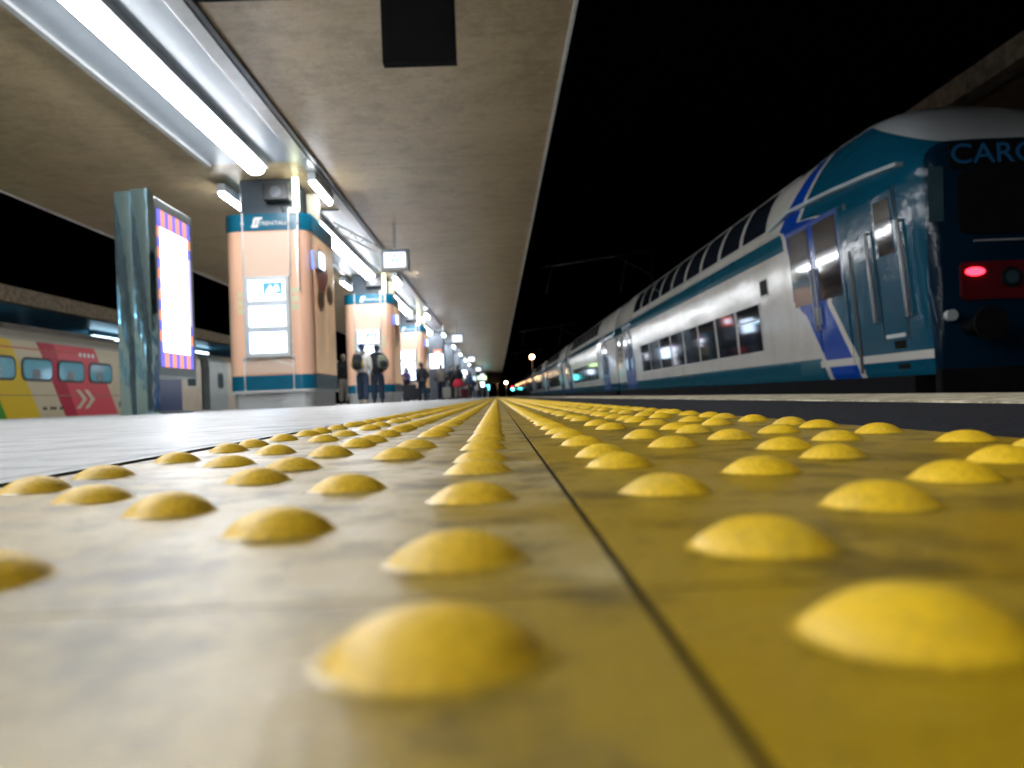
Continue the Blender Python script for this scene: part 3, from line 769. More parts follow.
# sloping ledge over the door, cab door, grab rails, hatch
mb = MB()
pts = [(15.1, 2.90), (14.0, 3.02), (12.2, 2.93), (11.0, 2.84), (10.2, 2.76)]
for (ya_, za_), (yb_, zb_) in zip(pts, pts[1:]):
    xo = 5.2 - .035
    mb.add([(xo, ya_, za_), (xo, yb_, zb_), (xo, yb_, zb_ + .05), (xo, ya_, za_ + .05), (xo + .16, ya_, za_), (xo + .16, yb_, zb_), (xo + .16, yb_, zb_ + .05), (xo + .16, ya_, za_ + .05)],
           [(0, 1, 2, 3), (7, 6, 5, 4), (0, 4, 5, 1), (3, 2, 6, 7), (1, 5, 6, 2), (0, 3, 7, 4)])
cb(mb, 'ledge', 'frame_grey')
B = -22.55
def cp(name, y0, y1, z0, z1, off, mat, parent=None, nz=2): return patch(MB(), y0 + B, y1 + B, z0, z1, off, nz=nz).build(name, M[mat], parent or cab)
cp('dark_seam', 11.78, 11.88, .16, 2.66, .006, 'rubber')
cp('dark_seam', 10.36, 10.385, .55, 2.56, .004, 'rubber')
cp('dark_seam', 11.05, 11.075, .55, 2.56, .004, 'rubber')
d = cp('cab_door', 10.42, 11.02, .60, 2.52, .008, 'liv_cab')
cp('door_window', 10.50, 10.94, 1.72, 2.44, .014, 'glass_brown', d)
cp('sill', 10.46, 10.98, .61, .66, .022, 'ltgrey', d)
for yy in (11.17, 10.28):
    xa, xb = -HW + prof_off(.85) - .05, -HW + prof_off(2.1) - .05
    MB().tube((xa, yy + B, .85), (xb, yy + B, 2.1), .028, 8).tube((xa, yy + B, .87), (xa + .06, yy + B, .87), .02, 6).tube((xb, yy + B, 2.08), (xb + .06, yy + B, 2.08), .02, 6).build('grab_rail', M['ltgrey'], cab)
cp('step_hatch', 10.50, 10.80, .46, .57, .005, 'matblack')
cp('step_hatch', 10.45, 10.75, .19, .26, .005, 'matblack')
cp('door_button', 13.05, 13.25, 1.0, 1.28, .03, 'ltgrey')
# end wall: windscreen, destination lettering, lamps, buffers
cb(MB().prism(rounded(5.68, 7.52, 1.78, 2.55, .12), 9.735, 9.77), 'windscreen', 'matblack')
cb(MB().box(5.60, 7.60, 9.738, 9.77, 2.57, 2.91), 'destination_box', 'matblack')
cb(MB().box(5.85, 7.35, 9.725, 9.757, 1.69, 1.705), 'wiper_bar', 'ltgrey')
tm = text_mesh('destination_lettering', 'CARO', .34, emat('dim_blue_letters', (.014, .11, .25), .03), cab, Matrix.Translation((6.16 - 6.6, 9.727 - 22.55, 2.745)) @ FACE_CAM @ Matrix.Scale(1.18, 4, (1, 0, 0)), .004)
for s in (-1, 1):
    xc = 6.6
    def mx(a): return xc + s * (xc - a)
    a0, a1 = sorted((mx(7.45), mx(6.78)))
    box = cb(MB().prism(rounded(min(mx(5.66), mx(6.58)), max(mx(5.66), mx(6.58)), .98, 1.44, .06), 9.72, 9.77), 'lamp_panel', 'red_lens')
    e = [(mx(5.83) + .12 * math.cos(t), 1.32 + .05 * math.sin(t)) for t in [2 * PI * i / 16 for i in range(16)]]
    MB().prism(e, 9.708, 9.718).build('tail_lamp', M['red_lamp'], box, off=(6.6, 22.55, 0))
    MB().tube((mx(6.27), 9.70, 1.24), (mx(6.27), 9.718, 1.24), .13, 18).build('headlamp', M['black'], box, off=(6.6, 22.55, 0))
    MB().tube((mx(6.27), 9.692, 1.24), (mx(6.27), 9.699, 1.24), .08, 18).build('headlamp_glass', M['glass2'], box, off=(6.6, 22.55, 0))
    bf = cb(MB().tube((mx(5.72), 9.30, .66), (mx(5.72), 9.77, .66), .08, 12), 'buffer', 'matblack')
    MB().tube((mx(5.72), 9.25, .66), (mx(5.72), 9.29, .66), .20, 18).build('buffer_plate', M['matblack'], bf, off=(6.6, 22.55, 0))
cb(MB().box(5.30, 7.9, 9.62, 9.76, -.35, .16), 'snow_plough', 'matblack', .03)
cb(MB().tube((5.50, 9.66, .80), (5.50, 9.76, .80), .07, 10), 'jumper_socket', 'ltgrey')
for xx in (5.42,): cb(MB().add([(5.335, 9.795, 1.95), (5.50, 9.752, 1.95), (5.52, 9.752, 2.62), (5.36, 9.795, 2.62)], [(0, 1, 2, 3)]), 'corner_window', 'glass2')
cb(MB().box(5.95, 6.05, 12.8, 14.6, 3.88, 3.97), 'roof_unit', 'roofgrey', .02)

c2 = coach(False, L, 'double-deck coach coupled directly behind the teal cab coach')
yc = 22.55 + 26.0
c2.location = (6.6, yc, 0)
for i in range(1, 8):
    copy_tree(c2, None, (6.6, yc + 26.0 * i, 0), '%s double-deck coach counted from the teal cab end' % ordn[i + 1])

# ------------------------------------------------------------------ the coloured train on the left
lt = empty('coloured_coach', (-14.6, 18.0, 0), 'cream coach end with yellow, crimson and pink slanted stripes and rounded windows', 'train coach', 'coaches of the left train')
off = (-14.6, 18.0, 0)
def lb(mb, name, mat, par=None, bevel=0): return mb.build(name, M[mat] if isinstance(mat, str) else mat, par or lt, bevel, off=off)
def lprof(inset=0): return [(-13.2 - inset, -.10), (-13.2 - inset, 1.9), (-13.23 - inset, 2.25), (-13.32 - inset, 2.42), (-13.6, 2.60), (-14.2, 2.72), (-15.0, 2.72), (-15.6, 2.60), (-15.88 + inset, 2.42), (-16.0 + inset, 1.9), (-16.0 + inset, -.10)]
lb(MB().prism(lprof(), 4.5, 29.15), 'body', 'livL')
lb(MB().box(-15.9, -13.3, 4.8, 28.9, -.6, -.102), 'underframe', 'under')
mb = MB()
for k in range(150): mb.box(-13.47, -13.40, 4.6 + k * .163, 4.6 + k * .163 + .09, 2.50, 2.60)
lb(mb.box(-13.5, -13.39, 4.6, 29.1, 2.46, 2.50).box(-13.5, -13.42, 4.6, 29.1, 2.60, 2.63), 'corrugated_trim', 'corr')
for k in range(10):
    a = 26.72 - k * 1.87
    w = lb(MB().prism(rounded(a - .05, a + 1.55, 1.02, 1.70, .22), -13.21, -13.185, axis='x'), 'window', 'rubber')
    lb(MB().prism(rounded(a + .03, a + 1.47, 1.09, 1.63, .17), -13.184, -13.178, axis='x'), 'pane', 'lit_glass', w)
    lb(MB().box(-13.176, -13.172, a + .45, a + .85, 1.10, 1.36), 'seat_back', 'pier', w)
# double chevron and small lettering
mb = MB()
for dy in (0, .52):
    mb.prism([(25.80 + dy, .80), (26.05 + dy, .80), (26.50 + dy, .50), (26.05 + dy, .20), (25.80 + dy, .20), (26.22 + dy, .50)], -13.192, -13.184, axis='x')
lb(mb, 'chevron_emblem', 'cream')
mb = MB()
for k in range(4):
    e = [(26.15 + k * .27 + .09 * math.cos(t), 1.91 + .07 * math.sin(t)) for t in [2 * PI * i / 12 for i in range(12)]]
    mb.prism(e, -13.192, -13.186, axis='x')
lb(mb, 'white_marks', 'white')
mb = MB(); random.seed(3)
for a, n in ((23.95, 3), (24.32, 5), (24.85, 3)):
    for k in range(n): mb.box(-13.194, -13.188, a + k * .075, a + k * .075 + .05, .19, .28)
lb(mb.box(-13.194, -13.188, 28.72, 28.85, .22, .42), 'number_lettering', 'rubber')
lb(MB().box(-15.3, -13.9, 29.15, 29.55, 0, 2.2), 'gangway', 'rubber')
lb(MB().box(-13.26, -13.19, 28.86, 29.14, 1.25, 1.5), 'end_bracket', 'rubber')
copy_back = empty('cream_coach', (-14.6, -8, 0), 'cream coach behind the camera on the left track', 'train coach', 'coaches of the left train')
MB().prism(lprof(), -22.0, 3.9).build('body', M['cream'], copy_back, off=(-14.6, -8, 0))
MB().box(-15.9, -13.3, -21.7, 3.6, -.6, -.102).build('underframe', M['under'], copy_back, off=(-14.6, -8, 0))
for k in range(11):
    w = MB().prism(rounded(-21 + k * 2.2, -19.5 + k * 2.2, 1.02, 1.70, .22), -13.21, -13.19, axis='x').build('window', M['rubber'], copy_back, off=(-14.6, -8, 0))
    MB().prism(rounded(-20.94 + k * 2.2, -19.56 + k * 2.2, 1.08, 1.64, .17), -13.189, -13.183, axis='x').build('pane', M['lit_glass'], w, off=(-14.6, -8, 0))
# second and third coaches of that train
lt2 = empty('blue_cream_coach', (-14.6, 33.2, 0), 'deep blue and cream coach seen under the totem poster', 'train coach', 'coaches of the left train')
off2 = (-14.6, 33.2, 0)
MB().prism(lprof(), 34.45, 36.75).build('body', M['cream'], lt2, off=off2)
MB().prism(lprof(-.002), 29.6, 34.45).build('blue_body', M['loco_blue'], lt2, off=off2)
MB().box(-15.9, -13.3, 29.8, 36.6, -.6, -.102).build('underframe', M['under'], lt2, off=off2)
MB().prism(rounded(30.4, 31.4, 1.05, 1.65, .12), -13.199, -13.19, axis='x').build('window', M['glass2'], lt2, off=off2)
MB().prism(rounded(35.1, 36.1, 1.05, 1.65, .12), -13.205, -13.195, axis='x').build('window', M['glass2'], lt2, off=off2)
MB().box(-15.3, -13.5, 36.75, 37.75, 0, 2.3).build('gangway', M['rubber'], lt2, off=off2)
lt3 = empty('cream_coach', (-14.6, 50, 0), 'cream coach with a grey green door end left of the first pillar', 'train coach', 'coaches of the left train')
off3 = (-14.6, 50, 0)
MB().prism(lprof(), 40.3, 63.0).build('body', M['cream'], lt3, off=off3)
MB().prism(lprof(), 37.8, 40.3).build('door_end', M['door_grey'], lt3, off=off3)
MB().box(-15.9, -13.3, 38, 62.8, -.6, -.102).build('underframe', M['under'], lt3, off=off3)
w = MB().prism(rounded(38.9, 39.7, .98, 1.72, .2), -13.21, -13.19, axis='x').build('door_window', M['rubber'], lt3, off=off3)
MB().prism(rounded(39.0, 39.6, 1.06, 1.64, .15), -13.189, -13.183, axis='x').build('pane', M['glass2'], w, off=off3)
MB().box(-13.197, -13.192, 41.0, 62, 1.86, 1.90).box(-13.197, -13.192, 41.0, 62, .50, .53).build('red_line', M['red'], lt3, off=off3)
for k in range(9):
    a = 44.0 + k * 2.0
    w = MB().prism(rounded(a, a + 1.5, 1.02, 1.70, .22), -13.21, -13.19, axis='x').build('window', M['rubber'], lt3, off=off3)
    MB().prism(rounded(a + .06, a + 1.44, 1.08, 1.64, .17), -13.189, -13.183, axis='x').build('pane', M['glass2'], w, off=off3)

# ------------------------------------------------------------------ neighbouring canopies and platforms
oc = empty('far_canopy', (-20, 0, 4), 'brown edged canopy with a blue underside beyond the left train', 'canopy')
oc.location = (0, 0, 0)
mb = MB(); y = -50.0
while y < 150:
    mb.box(-15.75 - random.uniform(0, .015), -15.4 + random.uniform(0, .03), y, y + 3.98, 3.70, 4.22); y += 4
mb.build('fascia', M['fascia'], oc)
MB().box(-26, -15.76, -50, 150, 3.86, 4.15).build('roof_slab', M['underblue'], oc)
for k in range(10):
    single(MB().box(-.3, .3, 0, .8, -.02, 3.858), 'far_pier', M['pier'], 'grey pier under the far left canopy, %s from the near end' % ordn[k], 'pillar', 'piers of the far left canopy').location = (-20.5, 24 + 11 * k, 0)
ordn += ['eleventh', 'twelfth']
for k in range(12):
    q = empty('far_strip_light', (-18.6, -34.0 + 12 * k, 3.6), 'strip light under the far left canopy, %s from the near end' % ordn[k], 'ceiling light', 'strip lights under the far left canopy')
    MB().box(-.12, .12, 0, 3, .05, .255).build('housing', M['housing'], q)
    MB().box(-.10, .10, .05, 2.95, -.12, .048).build('diffuser', M['far_tube'], q)
struct(MB().box(-26, -16.4, -50, 150, -.97, -.02), 'far_platform', M['paving'], 'platform beyond the left train')
rc = empty('right_canopy', (0, 0, 0), 'dark canopy with a rough brown edge beyond the right train', 'canopy')
mb = MB(); y = 6.0
while y < 190:
    mb.box(8.45 - random.uniform(0, .03), 8.8 + random.uniform(0, .02), y, y + 3.98, 5.02, 5.42); y += 4
mb.build('fascia', M['fascia'], rc)
MB().box(8.83, 19, 6, 190, 5.10, 5.38).build('roof_slab', M['ceil'], rc)
for k in range(14):
    single(MB().box(-.3, .3, 0, .8, -.02, 5.098), 'far_pier', M['pier'], 'grey pier under the right canopy, hidden behind the train', 'pillar', 'piers of the right canopy').location = (13.5, 10 + 13 * k, 0)
struct(MB().box(9.0, 19, 6, 190, -.97, -.02), 'right_platform', M['paving'], 'platform beyond the right train')

# ------------------------------------------------------------------ distant lamps, gantry, overhead wires
def mast(x, y, h, label, r=.62, double=False):
    o = empty('lamp_mast', (x, y, -.98), label, 'lamp mast', 'lit lamp masts beyond the platforms')
    MB().tube((0, 0, 0), (0, 0, h + .98 - r * .6), .16, 10, r2=.10).build('pole', M['roofgrey'], o)
    MB().ball((0, 0, h + .98), r, r * .6, r * .9).build('lamp', M['lamp_orange'], o)
mast(11.25, 250, 11.9, 'tall mast with the brightest orange lamp above the train roofs', .62)
mast(.25, 250, 5.3, 'low orange lamp at the canopy end, left of the pair', .52)
mast(2.95, 250, 4.3, 'low orange lamp at the canopy end, right of the pair', .40)
o = empty('rail_signal', (4.2, 215, -.98), 'tiny cyan and red railway signal beside the far end of the train', 'signal')
MB().tube((0, 0, 0), (0, 0, 2.6), .06, 8).build('post', M['roofgrey'], o)
MB().box(-.5, .5, -.15, .1, 2.6, 3.5).build('signal_head', M['black'], o)
MB().ball((0, -.2, 2.9), .45, .1, .3).build('cyan_light', M['cyan_sign'], o)
MB().ball((-.1, -.2, 3.45), .2, .08, .16).build('red_light', M['red_lamp'], o)
def catenary(y, label):
    o = empty('wire_support', (8.30, y, -.98), label, 'wire support', 'overhead wire supports beyond the train')
    MB().tube((0, 0, 0), (0, 0, 8.4), .09, 8).build('post', M['under'], o)
    MB().tube((0, 0, 8.3), (-5.8, 0, 7.6), .035, 6).tube((0, 0, 7.0), (-1.6, 0, 7.9), .025, 6).tube((-5.2, 0, 7.6), (-5.55, 0, 6.2), .018, 6).tube((-1.3, 0, 8.0), (-1.7, 0, 6.2), .018, 6).build('arm', M['grey'], o)
for i, yy in enumerate((42, 84, 126)): catenary(yy, 'overhead wire support beyond the white train, %s from the camera' % ordn[i])
for x in (2.75, 6.6):
    mb = MB(); pts = [(x, -20 + 42 * 0 + 10 * k, 6.5 - .98 + 0 + .35 * abs(((k * 10 - 20) / 42 + .5) % 1 - .5)) for k in range(24)]
    for a, b2 in zip(pts, pts[1:]): mb.tube(a, b2, .005, 5, caps=False)
    mb.tube((x, -20, 5.2), (x, 210, 5.2), .005, 5)
    single(mb, 'overhead_wire', M['matblack'], 'thin overhead wire above the %s track' % ('empty' if x < 4 else "white train's"), 'wire', 'overhead wires')

# ------------------------------------------------------------------ people
def skin(verts, edges, root=0, sub=1):
    me = bpy.data.meshes.new('tmp'); me.from_pydata([v[0] for v in verts], edges, [])
    o = bpy.data.objects.new('tmp', me); C.objects.link(o)
    o.modifiers.new('skin', 'SKIN')
    sv = me.skin_vertices[0].data
    for i, v in enumerate(verts):
        r = v[1]; sv[i].radius = (r, r) if not isinstance(r, tuple) else r
        sv[i].use_root = (i == root)
    md = o.modifiers.new('sub', 'SUBSURF'); md.levels = sub; md.render_levels = sub
    dg = bpy.context.evaluated_depsgraph_get(); dg.update()
    m2 = bpy.data.meshes.new_from_object(o.evaluated_get(dg))
    vs = [tuple(v.co) for v in m2.vertices]; fs = [tuple(p.vertices) for p in m2.polygons]
    bpy.data.objects.remove(o); bpy.data.meshes.remove(me); bpy.data.meshes.remove(m2)
    return vs, fs
SK = pmat('skin', (.50, .30, .21), (.44, .25, .17), .5, scale=20)
EY = pmat('eye', (.02, .015, .012), None, .2, scale=5)
def cloth(name, c): return pmat(name, c, tuple(v * .7 for v in c), .85, scale=9, bump=.6, bscale=14, bdist=.02)
CL = dict(denim=cloth('denim', (.025, .045, .09)), denim2=cloth('dark_denim', (.014, .026, .055)), grey=cloth('grey_cloth', (.28, .27, .26)), black=cloth('black_cloth', (.012, .013, .018)),
          navy=cloth('navy_cloth', (.012, .018, .04)), white=cloth('white_cloth', (.68, .66, .62)), red=cloth('red_cloth', (.55, .015, .05)), dark=cloth('dark_trousers', (.02, .022, .028)),
          cream=cloth('cream_cloth', (.55, .48, .38)), khaki=pmat('faded_camouflage_cloth', (.07, .095, .05), (.26, .28, .22), .85, scale=11, bump=.5), maroon=cloth('maroon_cloth', (.10, .012, .02)), yellow=cloth('yellow_cloth', (.42, .30, .04)),
          purple=cloth('purple_cloth', (.05, .03, .10)))
HAIR = dict(dark=pmat('dark_hair', (.018, .013, .010), None, .6, scale=30), grey=pmat('light_brown_hair', (.22, .17, .11), None, .6, scale=30), hat=cloth('dark_blue_hat', (.015, .03, .07)))
def person(loc, rz, H, label, jacket, trousers, hair='dark', arms='down', stance=.0, lean=0.0, coat=0.0, bald=False, headturn=0, longhair=False, facing_head=0.0):
    """figure at the origin facing +Y, feet at z = 0; s scales 1.75 m"""
    o = empty('person', loc, label, 'person', 'people waiting on the platform', rz)
    s = H / 1.75
    def V(x, y, z):
        return (x * s, (y + lean * max(0, z - .95)) * s, z * s)
    hipz, kz = .93, .50
    st = stance
    sp = [(V(0, 0, .98), .13 * s), (V(0, .0, 1.15), .12 * s), (V(0, -.01, 1.33), .135 * s), (V(0, -.01, 1.46), .07 * s), (V(0, .01, 1.55), .052 * s)]
    legs = []
    for sg, ph in ((-1, st), (1, -st)):
        legs.append([(V(sg * .095, 0, .88), .092 * s), (V(sg * .105, ph * .5 + .02, .50), .062 * s), (V(sg * .11, ph - .03, .09), .042 * s)])
    def arm(sg, kind):
        sh = V(sg * .185, -.01, 1.415)
        if kind == 'down': el, wr, hd = V(sg * .25, -.03, 1.13), V(sg * .25, .06, .88), V(sg * .245, .09, .80)
        elif kind == 'pocket': el, wr, hd = V(sg * .29, -.10, 1.14), V(sg * .20, .06, .97), V(sg * .17, .10, .92)
        elif kind == 'fold': el, wr, hd = V(sg * .26, .04, 1.12), V(sg * .08, .24, 1.16), V(sg * .02, .26, 1.18)
        else: el, wr, hd = V(sg * .26, .10, 1.16), V(sg * .18, .34, 1.27), V(sg * .16, .42, 1.30)
        return sh, el, wr, hd
    akind = arms if isinstance(arms, tuple) else (arms, arms)
    A = [arm(-1, akind[0]), arm(1, akind[1])]
    # body: one continuous skinned figure
    vs = [(p, r * .9) for p, r in sp]; ed = [(0, 1), (1, 2), (2, 3), (3, 4)]
    for lg in legs:
        b = len(vs); vs += [(p, r * .9) for p, r in lg]; ed += [(0, b), (b, b + 1), (b + 1, b + 2)]
        p = lg[-1][0]; vs.append(((p[0] * 1.06, p[1] + .11 * s, .035 * s), .032 * s)); ed.append((b + 2, b + 3))
    for sh, el, wr, hd in A:
        b = len(vs); vs += [(sh, .058 * s), (el, .043 * s), (wr, .028 * s), (tuple(Vector(wr).lerp(Vector(hd), .8)), (.036 * s, .022 * s))]
        ed += [(2, b), (b, b + 1), (b + 1, b + 2), (b + 2, b + 3)]
    bv, bf = skin(vs, ed)
    mb = MB().add(bv, bf, 0, True)
    hz = 1.635; hc = V(0, .025, hz)
    mb.ball(hc, .076 * s, .096 * s, .118 * s, 16, 12)
    mb.ball(V(0, .04, hz - .06), .055 * s, .07 * s, .06 * s, 12, 8)
    mb.tube(V(0, .01, 1.50), V(0, .015, 1.62), .052 * s, 10)
    mb.ball(V(0, .122, hz - .012), .012 * s, .018 * s, .026 * s, 8, 6)
    for sg in (-1, 1):
        mb.ball(V(sg * .077, .015, hz - .005), .010 * s, .020 * s, .032 * s, 8, 6)
        mb.ball(V(sg * .030, .108, hz + .012), .012 * s, .010 * s, .009 * s, 8, 6, 1)
    mb.ball(V(0, .114, hz - .055), .024 * s, .008 * s, .007 * s, 8, 6, 1)
    for i, (sh, el, wr, hd) in enumerate(A):      # fingers rooted in the palm, thumb from its side
        w_, h_ = Vector(wr), Vector(hd); d_ = (h_ - w_).normalized(); sd = d_.cross(Vector((1, 0, 0))).normalized() if abs(d_.x) < .8 else Vector((0, 0, 1))
        curl = Vector((-(1 if i else -1) * .012, .010, 0)) * s
        for q, ln in enumerate((.062, .072, .068, .054)):
            r0 = w_.lerp(h_, .75) + sd * (q - 1.5) * .017 * s
            k1 = r0 + d_ * ln * .55 * s + curl * .4; k2 = k1 + d_ * ln * .5 * s + curl * 1.4
            mb.tube(r0, k1, .0085 * s, 6, r2=.0078 * s); mb.tube(k1, k2, .0078 * s, 6, r2=.006 * s)
        r0 = w_.lerp(h_, .3) + sd * .022 * s
        mb.tube(r0, r0 + (sd * .03 + d_ * .025) * s, .011 * s, 6, r2=.009 * s)
        mb.tube(r0 + (sd * .03 + d_ * .025) * s, r0 + (sd * .034 + d_ * .055) * s, .009 * s, 6, r2=.007 * s)
    mb.build('body', [SK, EY], o)
    # jacket
    bot = 1.0 - coat
    vs = [(V(0, 0, .92), (.225 * s, .16 * s)), (V(0, 0, 1.10), (.215 * s, .16 * s)), (V(0, -.01, 1.31), (.235 * s, .165 * s)), (V(0, -.01, 1.45), (.16 * s, .12 * s)), (V(0, -.01, 1.53), (.105 * s, .10 * s))]
    ed = [(0, 1), (1, 2), (2, 3), (3, 4)]
    if coat:
        vs.append((V(0, 0, .93 - coat), (.19 * s, .14 * s))); ed.append((0, 5))
    for sh, el, wr, hd in A:
        b = len(vs); vs += [(sh, .105 * s), (el, .085 * s), (wr, .06 * s)]; ed += [(2, b), (b, b + 1), (b + 1, b + 2)]
    jv, jf = skin(vs, ed, 1)
    random.seed(int(abs(loc[0] * 100)))
    so = random.random() * 10
    jv = [tuple(Vector(v) + Vector((1, 1, .3)) * (.012 * s * mnoise.noise(Vector(v) * 9 + Vector((so, 0, 0))))) for v in jv]
    MB().add(jv, jf, 0, True).build('jacket', CL[jacket], o)
    # trousers with a slight drape
    vs = [(V(0, 0, 1.0), (.15 * s, .11 * s)), (V(0, 0, .92), (.155 * s, .12 * s))]; ed = [(0, 1)]
    for lg in legs:
        b = len(vs); vs += [(lg[0][0], .13 * s), (tuple(Vector(lg[0][0]).lerp(Vector(lg[1][0]), .5)), .115 * s), (lg[1][0], .098 * s), (tuple(Vector(lg[1][0]).lerp(Vector(lg[2][0]), .5)), .092 * s), (lg[2][0], .086 * s)]
        ed += [(1, b), (b, b + 1), (b + 1, b + 2), (b + 2, b + 3), (b + 3, b + 4)]
    tv, tf = skin(vs, ed, 1)
    tv = [tuple(Vector(v) + Vector((1, 1, .2)) * (.010 * s * mnoise.noise(Vector(v) * 11 + Vector((so, 3, 0))))) for v in tv]
    MB().add(tv, tf, 0, True).build('trousers', CL[trousers], o)
    for lg in legs:
        p = lg[-1][0]
        MB().ball((p[0] * 1.05, p[1] + .055 * s, .045 * s), .048 * s, .135 * s, .045 * s, 12, 8).ball((p[0] * 1.02, p[1] - .01 * s, .07 * s), .046 * s, .06 * s, .055 * s, 10, 6).build('shoe', CL['dark'] if trousers != 'denim' else CL['cream'], o)
    if not bald:
        hb = MB().ball(V(0, .005, hz + .022), .092 * s, .110 * s, .108 * s, 16, 10).ball(V(0, -.025, hz - .03), .078 * s, .075 * s, .09 * s, 12, 8)
        if longhair: hb.ball(V(0, -.05, hz - .13), .085 * s, .06 * s, .13 * s, 12, 8)
        hb.build('hair', HAIR[hair], o)
    else:
        MB().ball(V(0, -.03, hz - .04), .080 * s, .075 * s, .055 * s, 14, 8).build('hair', HAIR[hair], o)
    return o
def backpack(loc, rz, label, mats, w=.32, d=.2, h=.46):
    o = empty('backpack', loc, label, 'backpack', 'backpacks worn by waiting people', rz)
    mb = MB(); mb.ball((0, 0, 0), w / 2, d / 2, h / 2, 18, 14)
    vs = []
    for v in mb.v:   # squarish bag
        x, y, z = v; se = lambda q, hh: hh * math.copysign(min(1, abs(q) / hh) ** .55, q)
        x, y, z = se(x, w / 2), se(y, d / 2), se(z, h / 2); z = z * (1 if z < 0 else .95); x *= 1 - .18 * max(0, z) / (h / 2); k = 1.0
        vs.append((x * k + .01 * mnoise.noise(Vector(v) * 12), y * k + .012 * mnoise.noise(Vector(v) * 10 + Vector((3, 3, 3))), z))
    mb.v = vs; mb.build('bag', CL[mats[0]], o)
    MB().ball((0, -d * .52, -.06), w * .36, d * .28, h * .26, 14, 10).build('front_pocket', CL[mats[1]], o)
    MB().ball((w * .5, -.01, -.08), .04, .06, .10, 10, 8).ball((-w * .5, -.01, -.08), .04, .06, .10, 10, 8).build('side_pocket', CL[mats[2]], o)
    st = MB()
    for sx in (-1, 1):
        pts = [(sx * .1, d * .3, h * .42), (sx * .13, d * .3 + .10, h * .50), (sx * .14, d * .3 + .22, h * .30), (sx * .15, d * .3 + .21, 0), (sx * .13, d * .3 + .04, -h * .38)]
        for a, b2 in zip(pts, pts[1:]): st.tube(a, b2, .018, 6)
    st.build('strap', CL['black'], o)
    return o
person((-5.25, 28.2, 0), R(15), 1.72, 'person in black and white jacket with grey trousers between the first pillars', 'black', 'grey', 'grey', ('pocket', 'down'), .06)
person((-3.90, 23.9, 0), R(-8), 1.76, 'person in white jacket and jeans facing the second pillar screens', 'white', 'denim', 'hat', ('fold', 'down'), .10)
backpack((-4.00, 23.66, 1.22), R(-8), 'dark backpack on the person in white jacket', ('black', 'black', 'yellow'), .30, .22, .48)
person((-3.48, 24.0, 0), R(12), 1.72, 'person in black jacket and jeans beside the white jacketed person', 'black', 'denim2', 'dark', ('fold', 'pocket'), .03)
backpack((-3.30, 23.78, 1.20), R(18), 'grey green backpack on the person in black jacket', ('khaki', 'black', 'black'), .30, .22, .40)
person((-3.88, 35.3, 0), R(150), 1.48, 'short person in purple top below the third pillar screens', 'purple', 'dark', 'dark', 'fold', .03, longhair=True)
person((-3.22, 35.4, 0), R(35), 1.66, 'person in long black coat leaning towards the third pillar', 'black', 'denim2', 'dark', 'pocket', .05, .06, .22)
person((-2.88, 43.0, 0), R(-15), 1.72, 'person in navy coat with thin hair beyond the third pillar', 'navy', 'dark', 'grey', 'pocket', .12, 0, .18, bald=True)
pr = person((-1.93, 41.2, 0), R(5), 1.74, 'person in dark jacket with red cloth tied round the waist', 'black', 'grey', 'dark', ('down', 'fold'), .10)
vs = []; fs = []; n = 20
for j, (z, rx, ry) in enumerate(((1.02, .19, .14), (.95, .23, .18), (.84, .27, .21), (.74, .31, .23), (.66, .33, .24))):
    for i in range(n):
        t = 2 * PI * i / n; k = 1 + .09 * math.sin(5 * t) * j / 4
        vs.append((rx * k * math.cos(t) + .03 * j / 4, ry * k * math.sin(t), z - (.05 * math.sin(3 * t + 1)) * j / 4))
for j in range(4):
    for i in range(n): fs.append((j * n + i, j * n + (i + 1) % n, (j + 1) * n + (i + 1) % n, (j + 1) * n + i))
rs = MB().add(vs, fs, 0, True).build('tied_cloth', CL['red'], pr); md = rs.modifiers.new('s', 'SOLIDIFY'); md.thickness = .01
person((-2.45, 45.0, 0), R(-160), 1.86, 'tall person in black behind the person with red cloth', 'black', 'black', 'dark', 'pocket', .05)
person((-2.55, 47.5, 0), R(80), 1.60, 'person in black standing between the navy coat and the red cloth', 'black', 'dark', 'dark', 'down', .05, 0, .2)
for i, (x, y, h, j, t, lb_) in enumerate(((-1.95, 66, 1.75, 'navy', 'dark', 'far person in navy under the third hanging sign'), (-2.4, 72, 1.70, 'cream', 'grey', 'far person in cream coat past the red cloth'),
                                         (-1.75, 84, 1.78, 'black', 'black', 'far person in black under the fourth hanging sign'), (-2.1, 88, 1.70, 'grey', 'dark', 'far person in grey beside the distant piers'),
                                         (-1.35, 104, 1.75, 'black', 'dark', 'farthest person in black near the canopy end'), (-2.9, 58, 1.72, 'black', 'denim2', 'person in black leaning near the dark piers'))):
    person((x, y, 0), R(40 * i), h, lb_, j, t, 'dark', ('pocket', 'down'), .05)
for (x_, y_, h_, j_, t_, a_, lb_) in ((-2.62, 38.8, 1.70, 'grey', 'denim2', 'fold', 'person in grey jacket and jeans just past the third pillar'),
                          (-2.25, 49.5, 1.78, 'cream', 'dark', 'pocket', 'person in cream jacket behind the people in black'),
                          (-1.70, 52.0, 1.72, 'denim', 'black', 'down', 'person in blue jacket right of the red cloth'),
                          (-2.05, 56.0, 1.66, 'black', 'grey', 'pocket', 'person in black jacket and grey trousers right of the red cloth'),
                          (-5.0, 30.5, 1.68, 'navy', 'denim', 'pocket', 'person in navy jacket half hidden between the first pillars')):
    person((x_, y_, 0), R(37 * y_ % 360), h_, lb_, j_, t_, 'dark', a_, .06)
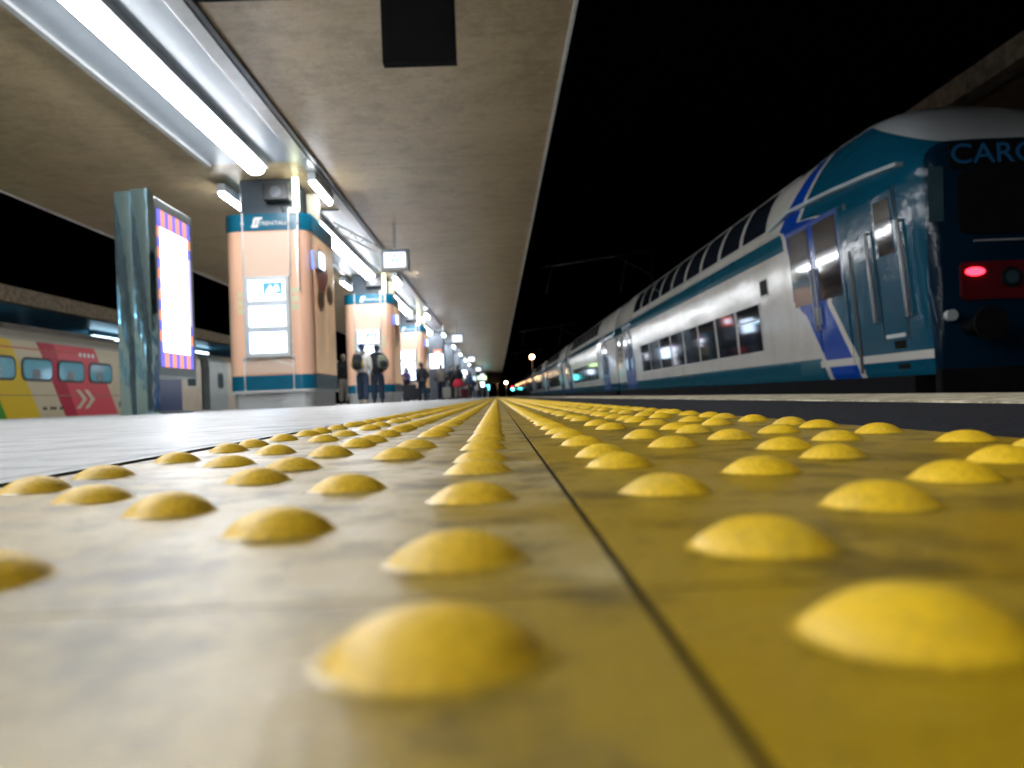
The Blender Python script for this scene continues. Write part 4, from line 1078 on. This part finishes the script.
def suitcase(loc, rz, label, mat, w=.42, h=.6, d=.25):
    o = empty('suitcase', loc, label, 'suitcase', 'suitcases standing on the platform', rz)
    MB().prism(rounded(-w / 2, w / 2, .06, h, .06), -d / 2, d / 2).build('case', mat, o, .02)
    MB().tube((-.12, .08, h), (-.12, .08, h + .32), .01, 6).tube((.12, .08, h), (.12, .08, h + .32), .01, 6).tube((-.12, .08, h + .32), (.12, .08, h + .32), .014, 6).build('handle', M['black'], o)
    for sx in (-1, 1): MB().tube((sx * w * .38 - .015, 0, .03), (sx * w * .38 + .015, 0, .03), .03, 10).build('wheel', M['rubber'], o)
suitcase((-3.72, 34.8, 0), R(10), 'black suitcase at the feet of the short person', CL['black'], .6, .72, .32)
suitcase((-3.45, 35.0, 0), R(-20), 'dark grey suitcase beside the long black coat', CL['dark'], .40, .55)
suitcase((-1.62, 41.0, 0), R(25), 'small maroon suitcase beside the person with red cloth', CL['maroon'], .38, .52)
suitcase((-2.35, 38.6, 0), R(-5), 'grey suitcase by the grey jacket past the third pillar', CL['grey'], .40, .6)
suitcase((-2.65, 42.2, 0), R(5), 'dark suitcase standing by the navy coat', CL['navy'], .42, .62)

# ------------------------------------------------------------------ world: a night sky
w = bpy.data.worlds.new('World'); scene.world = w; w.use_nodes = True
nt = w.node_tree; bg = nt.nodes['Background']
sky = nt.nodes.new('ShaderNodeTexSky'); sky.sky_type = 'NISHITA'; sky.sun_disc = False
sky.sun_elevation = R(-4); sky.sun_rotation = R(200)
nt.links.new(sky.outputs[0], bg.inputs[0]); bg.inputs[1].default_value = .004

# ------------------------------------------------------------------ camera
F = 815.0; r = R(2.3)
d = Vector((-15 / F, -13 / F, 1)).normalized()
u = Vector((-math.sin(r), math.cos(r), 0)); u = (u - d * u.dot(d)).normalized()
x = u.cross(d)
x = -x if x.x < 0 else x
Rm = Matrix((x, d, u))           # rows: world X, Y, Z in image axes (right, up, forward)
Mw = Rm @ Matrix.Diagonal((1, 1, -1))
cam = bpy.data.cameras.new('Camera'); co = bpy.data.objects.new('Camera', cam); C.objects.link(co)
co.matrix_world = Matrix.Translation((0, 0, .0375)) @ Mw.to_4x4()
cam.sensor_width = 36; cam.lens = F / 1024 * 36; cam.clip_start = .005; cam.clip_end = 3000
cam.dof.use_dof = True; cam.dof.focus_distance = .85; cam.dof.aperture_fstop = 9.6
scene.camera = co
scene.view_settings.view_transform = 'Standard'; scene.view_settings.look = 'None'
scene.view_settings.exposure = 1.88; scene.view_settings.gamma = 1
scene.cycles.use_denoising = True
scene.cycles.max_bounces = 6; scene.cycles.diffuse_bounces = 3; scene.cycles.glossy_bounces = 3
scene.cycles.caustics_reflective = False; scene.cycles.caustics_refractive = False
scene.cycles.sample_clamp_indirect = 6
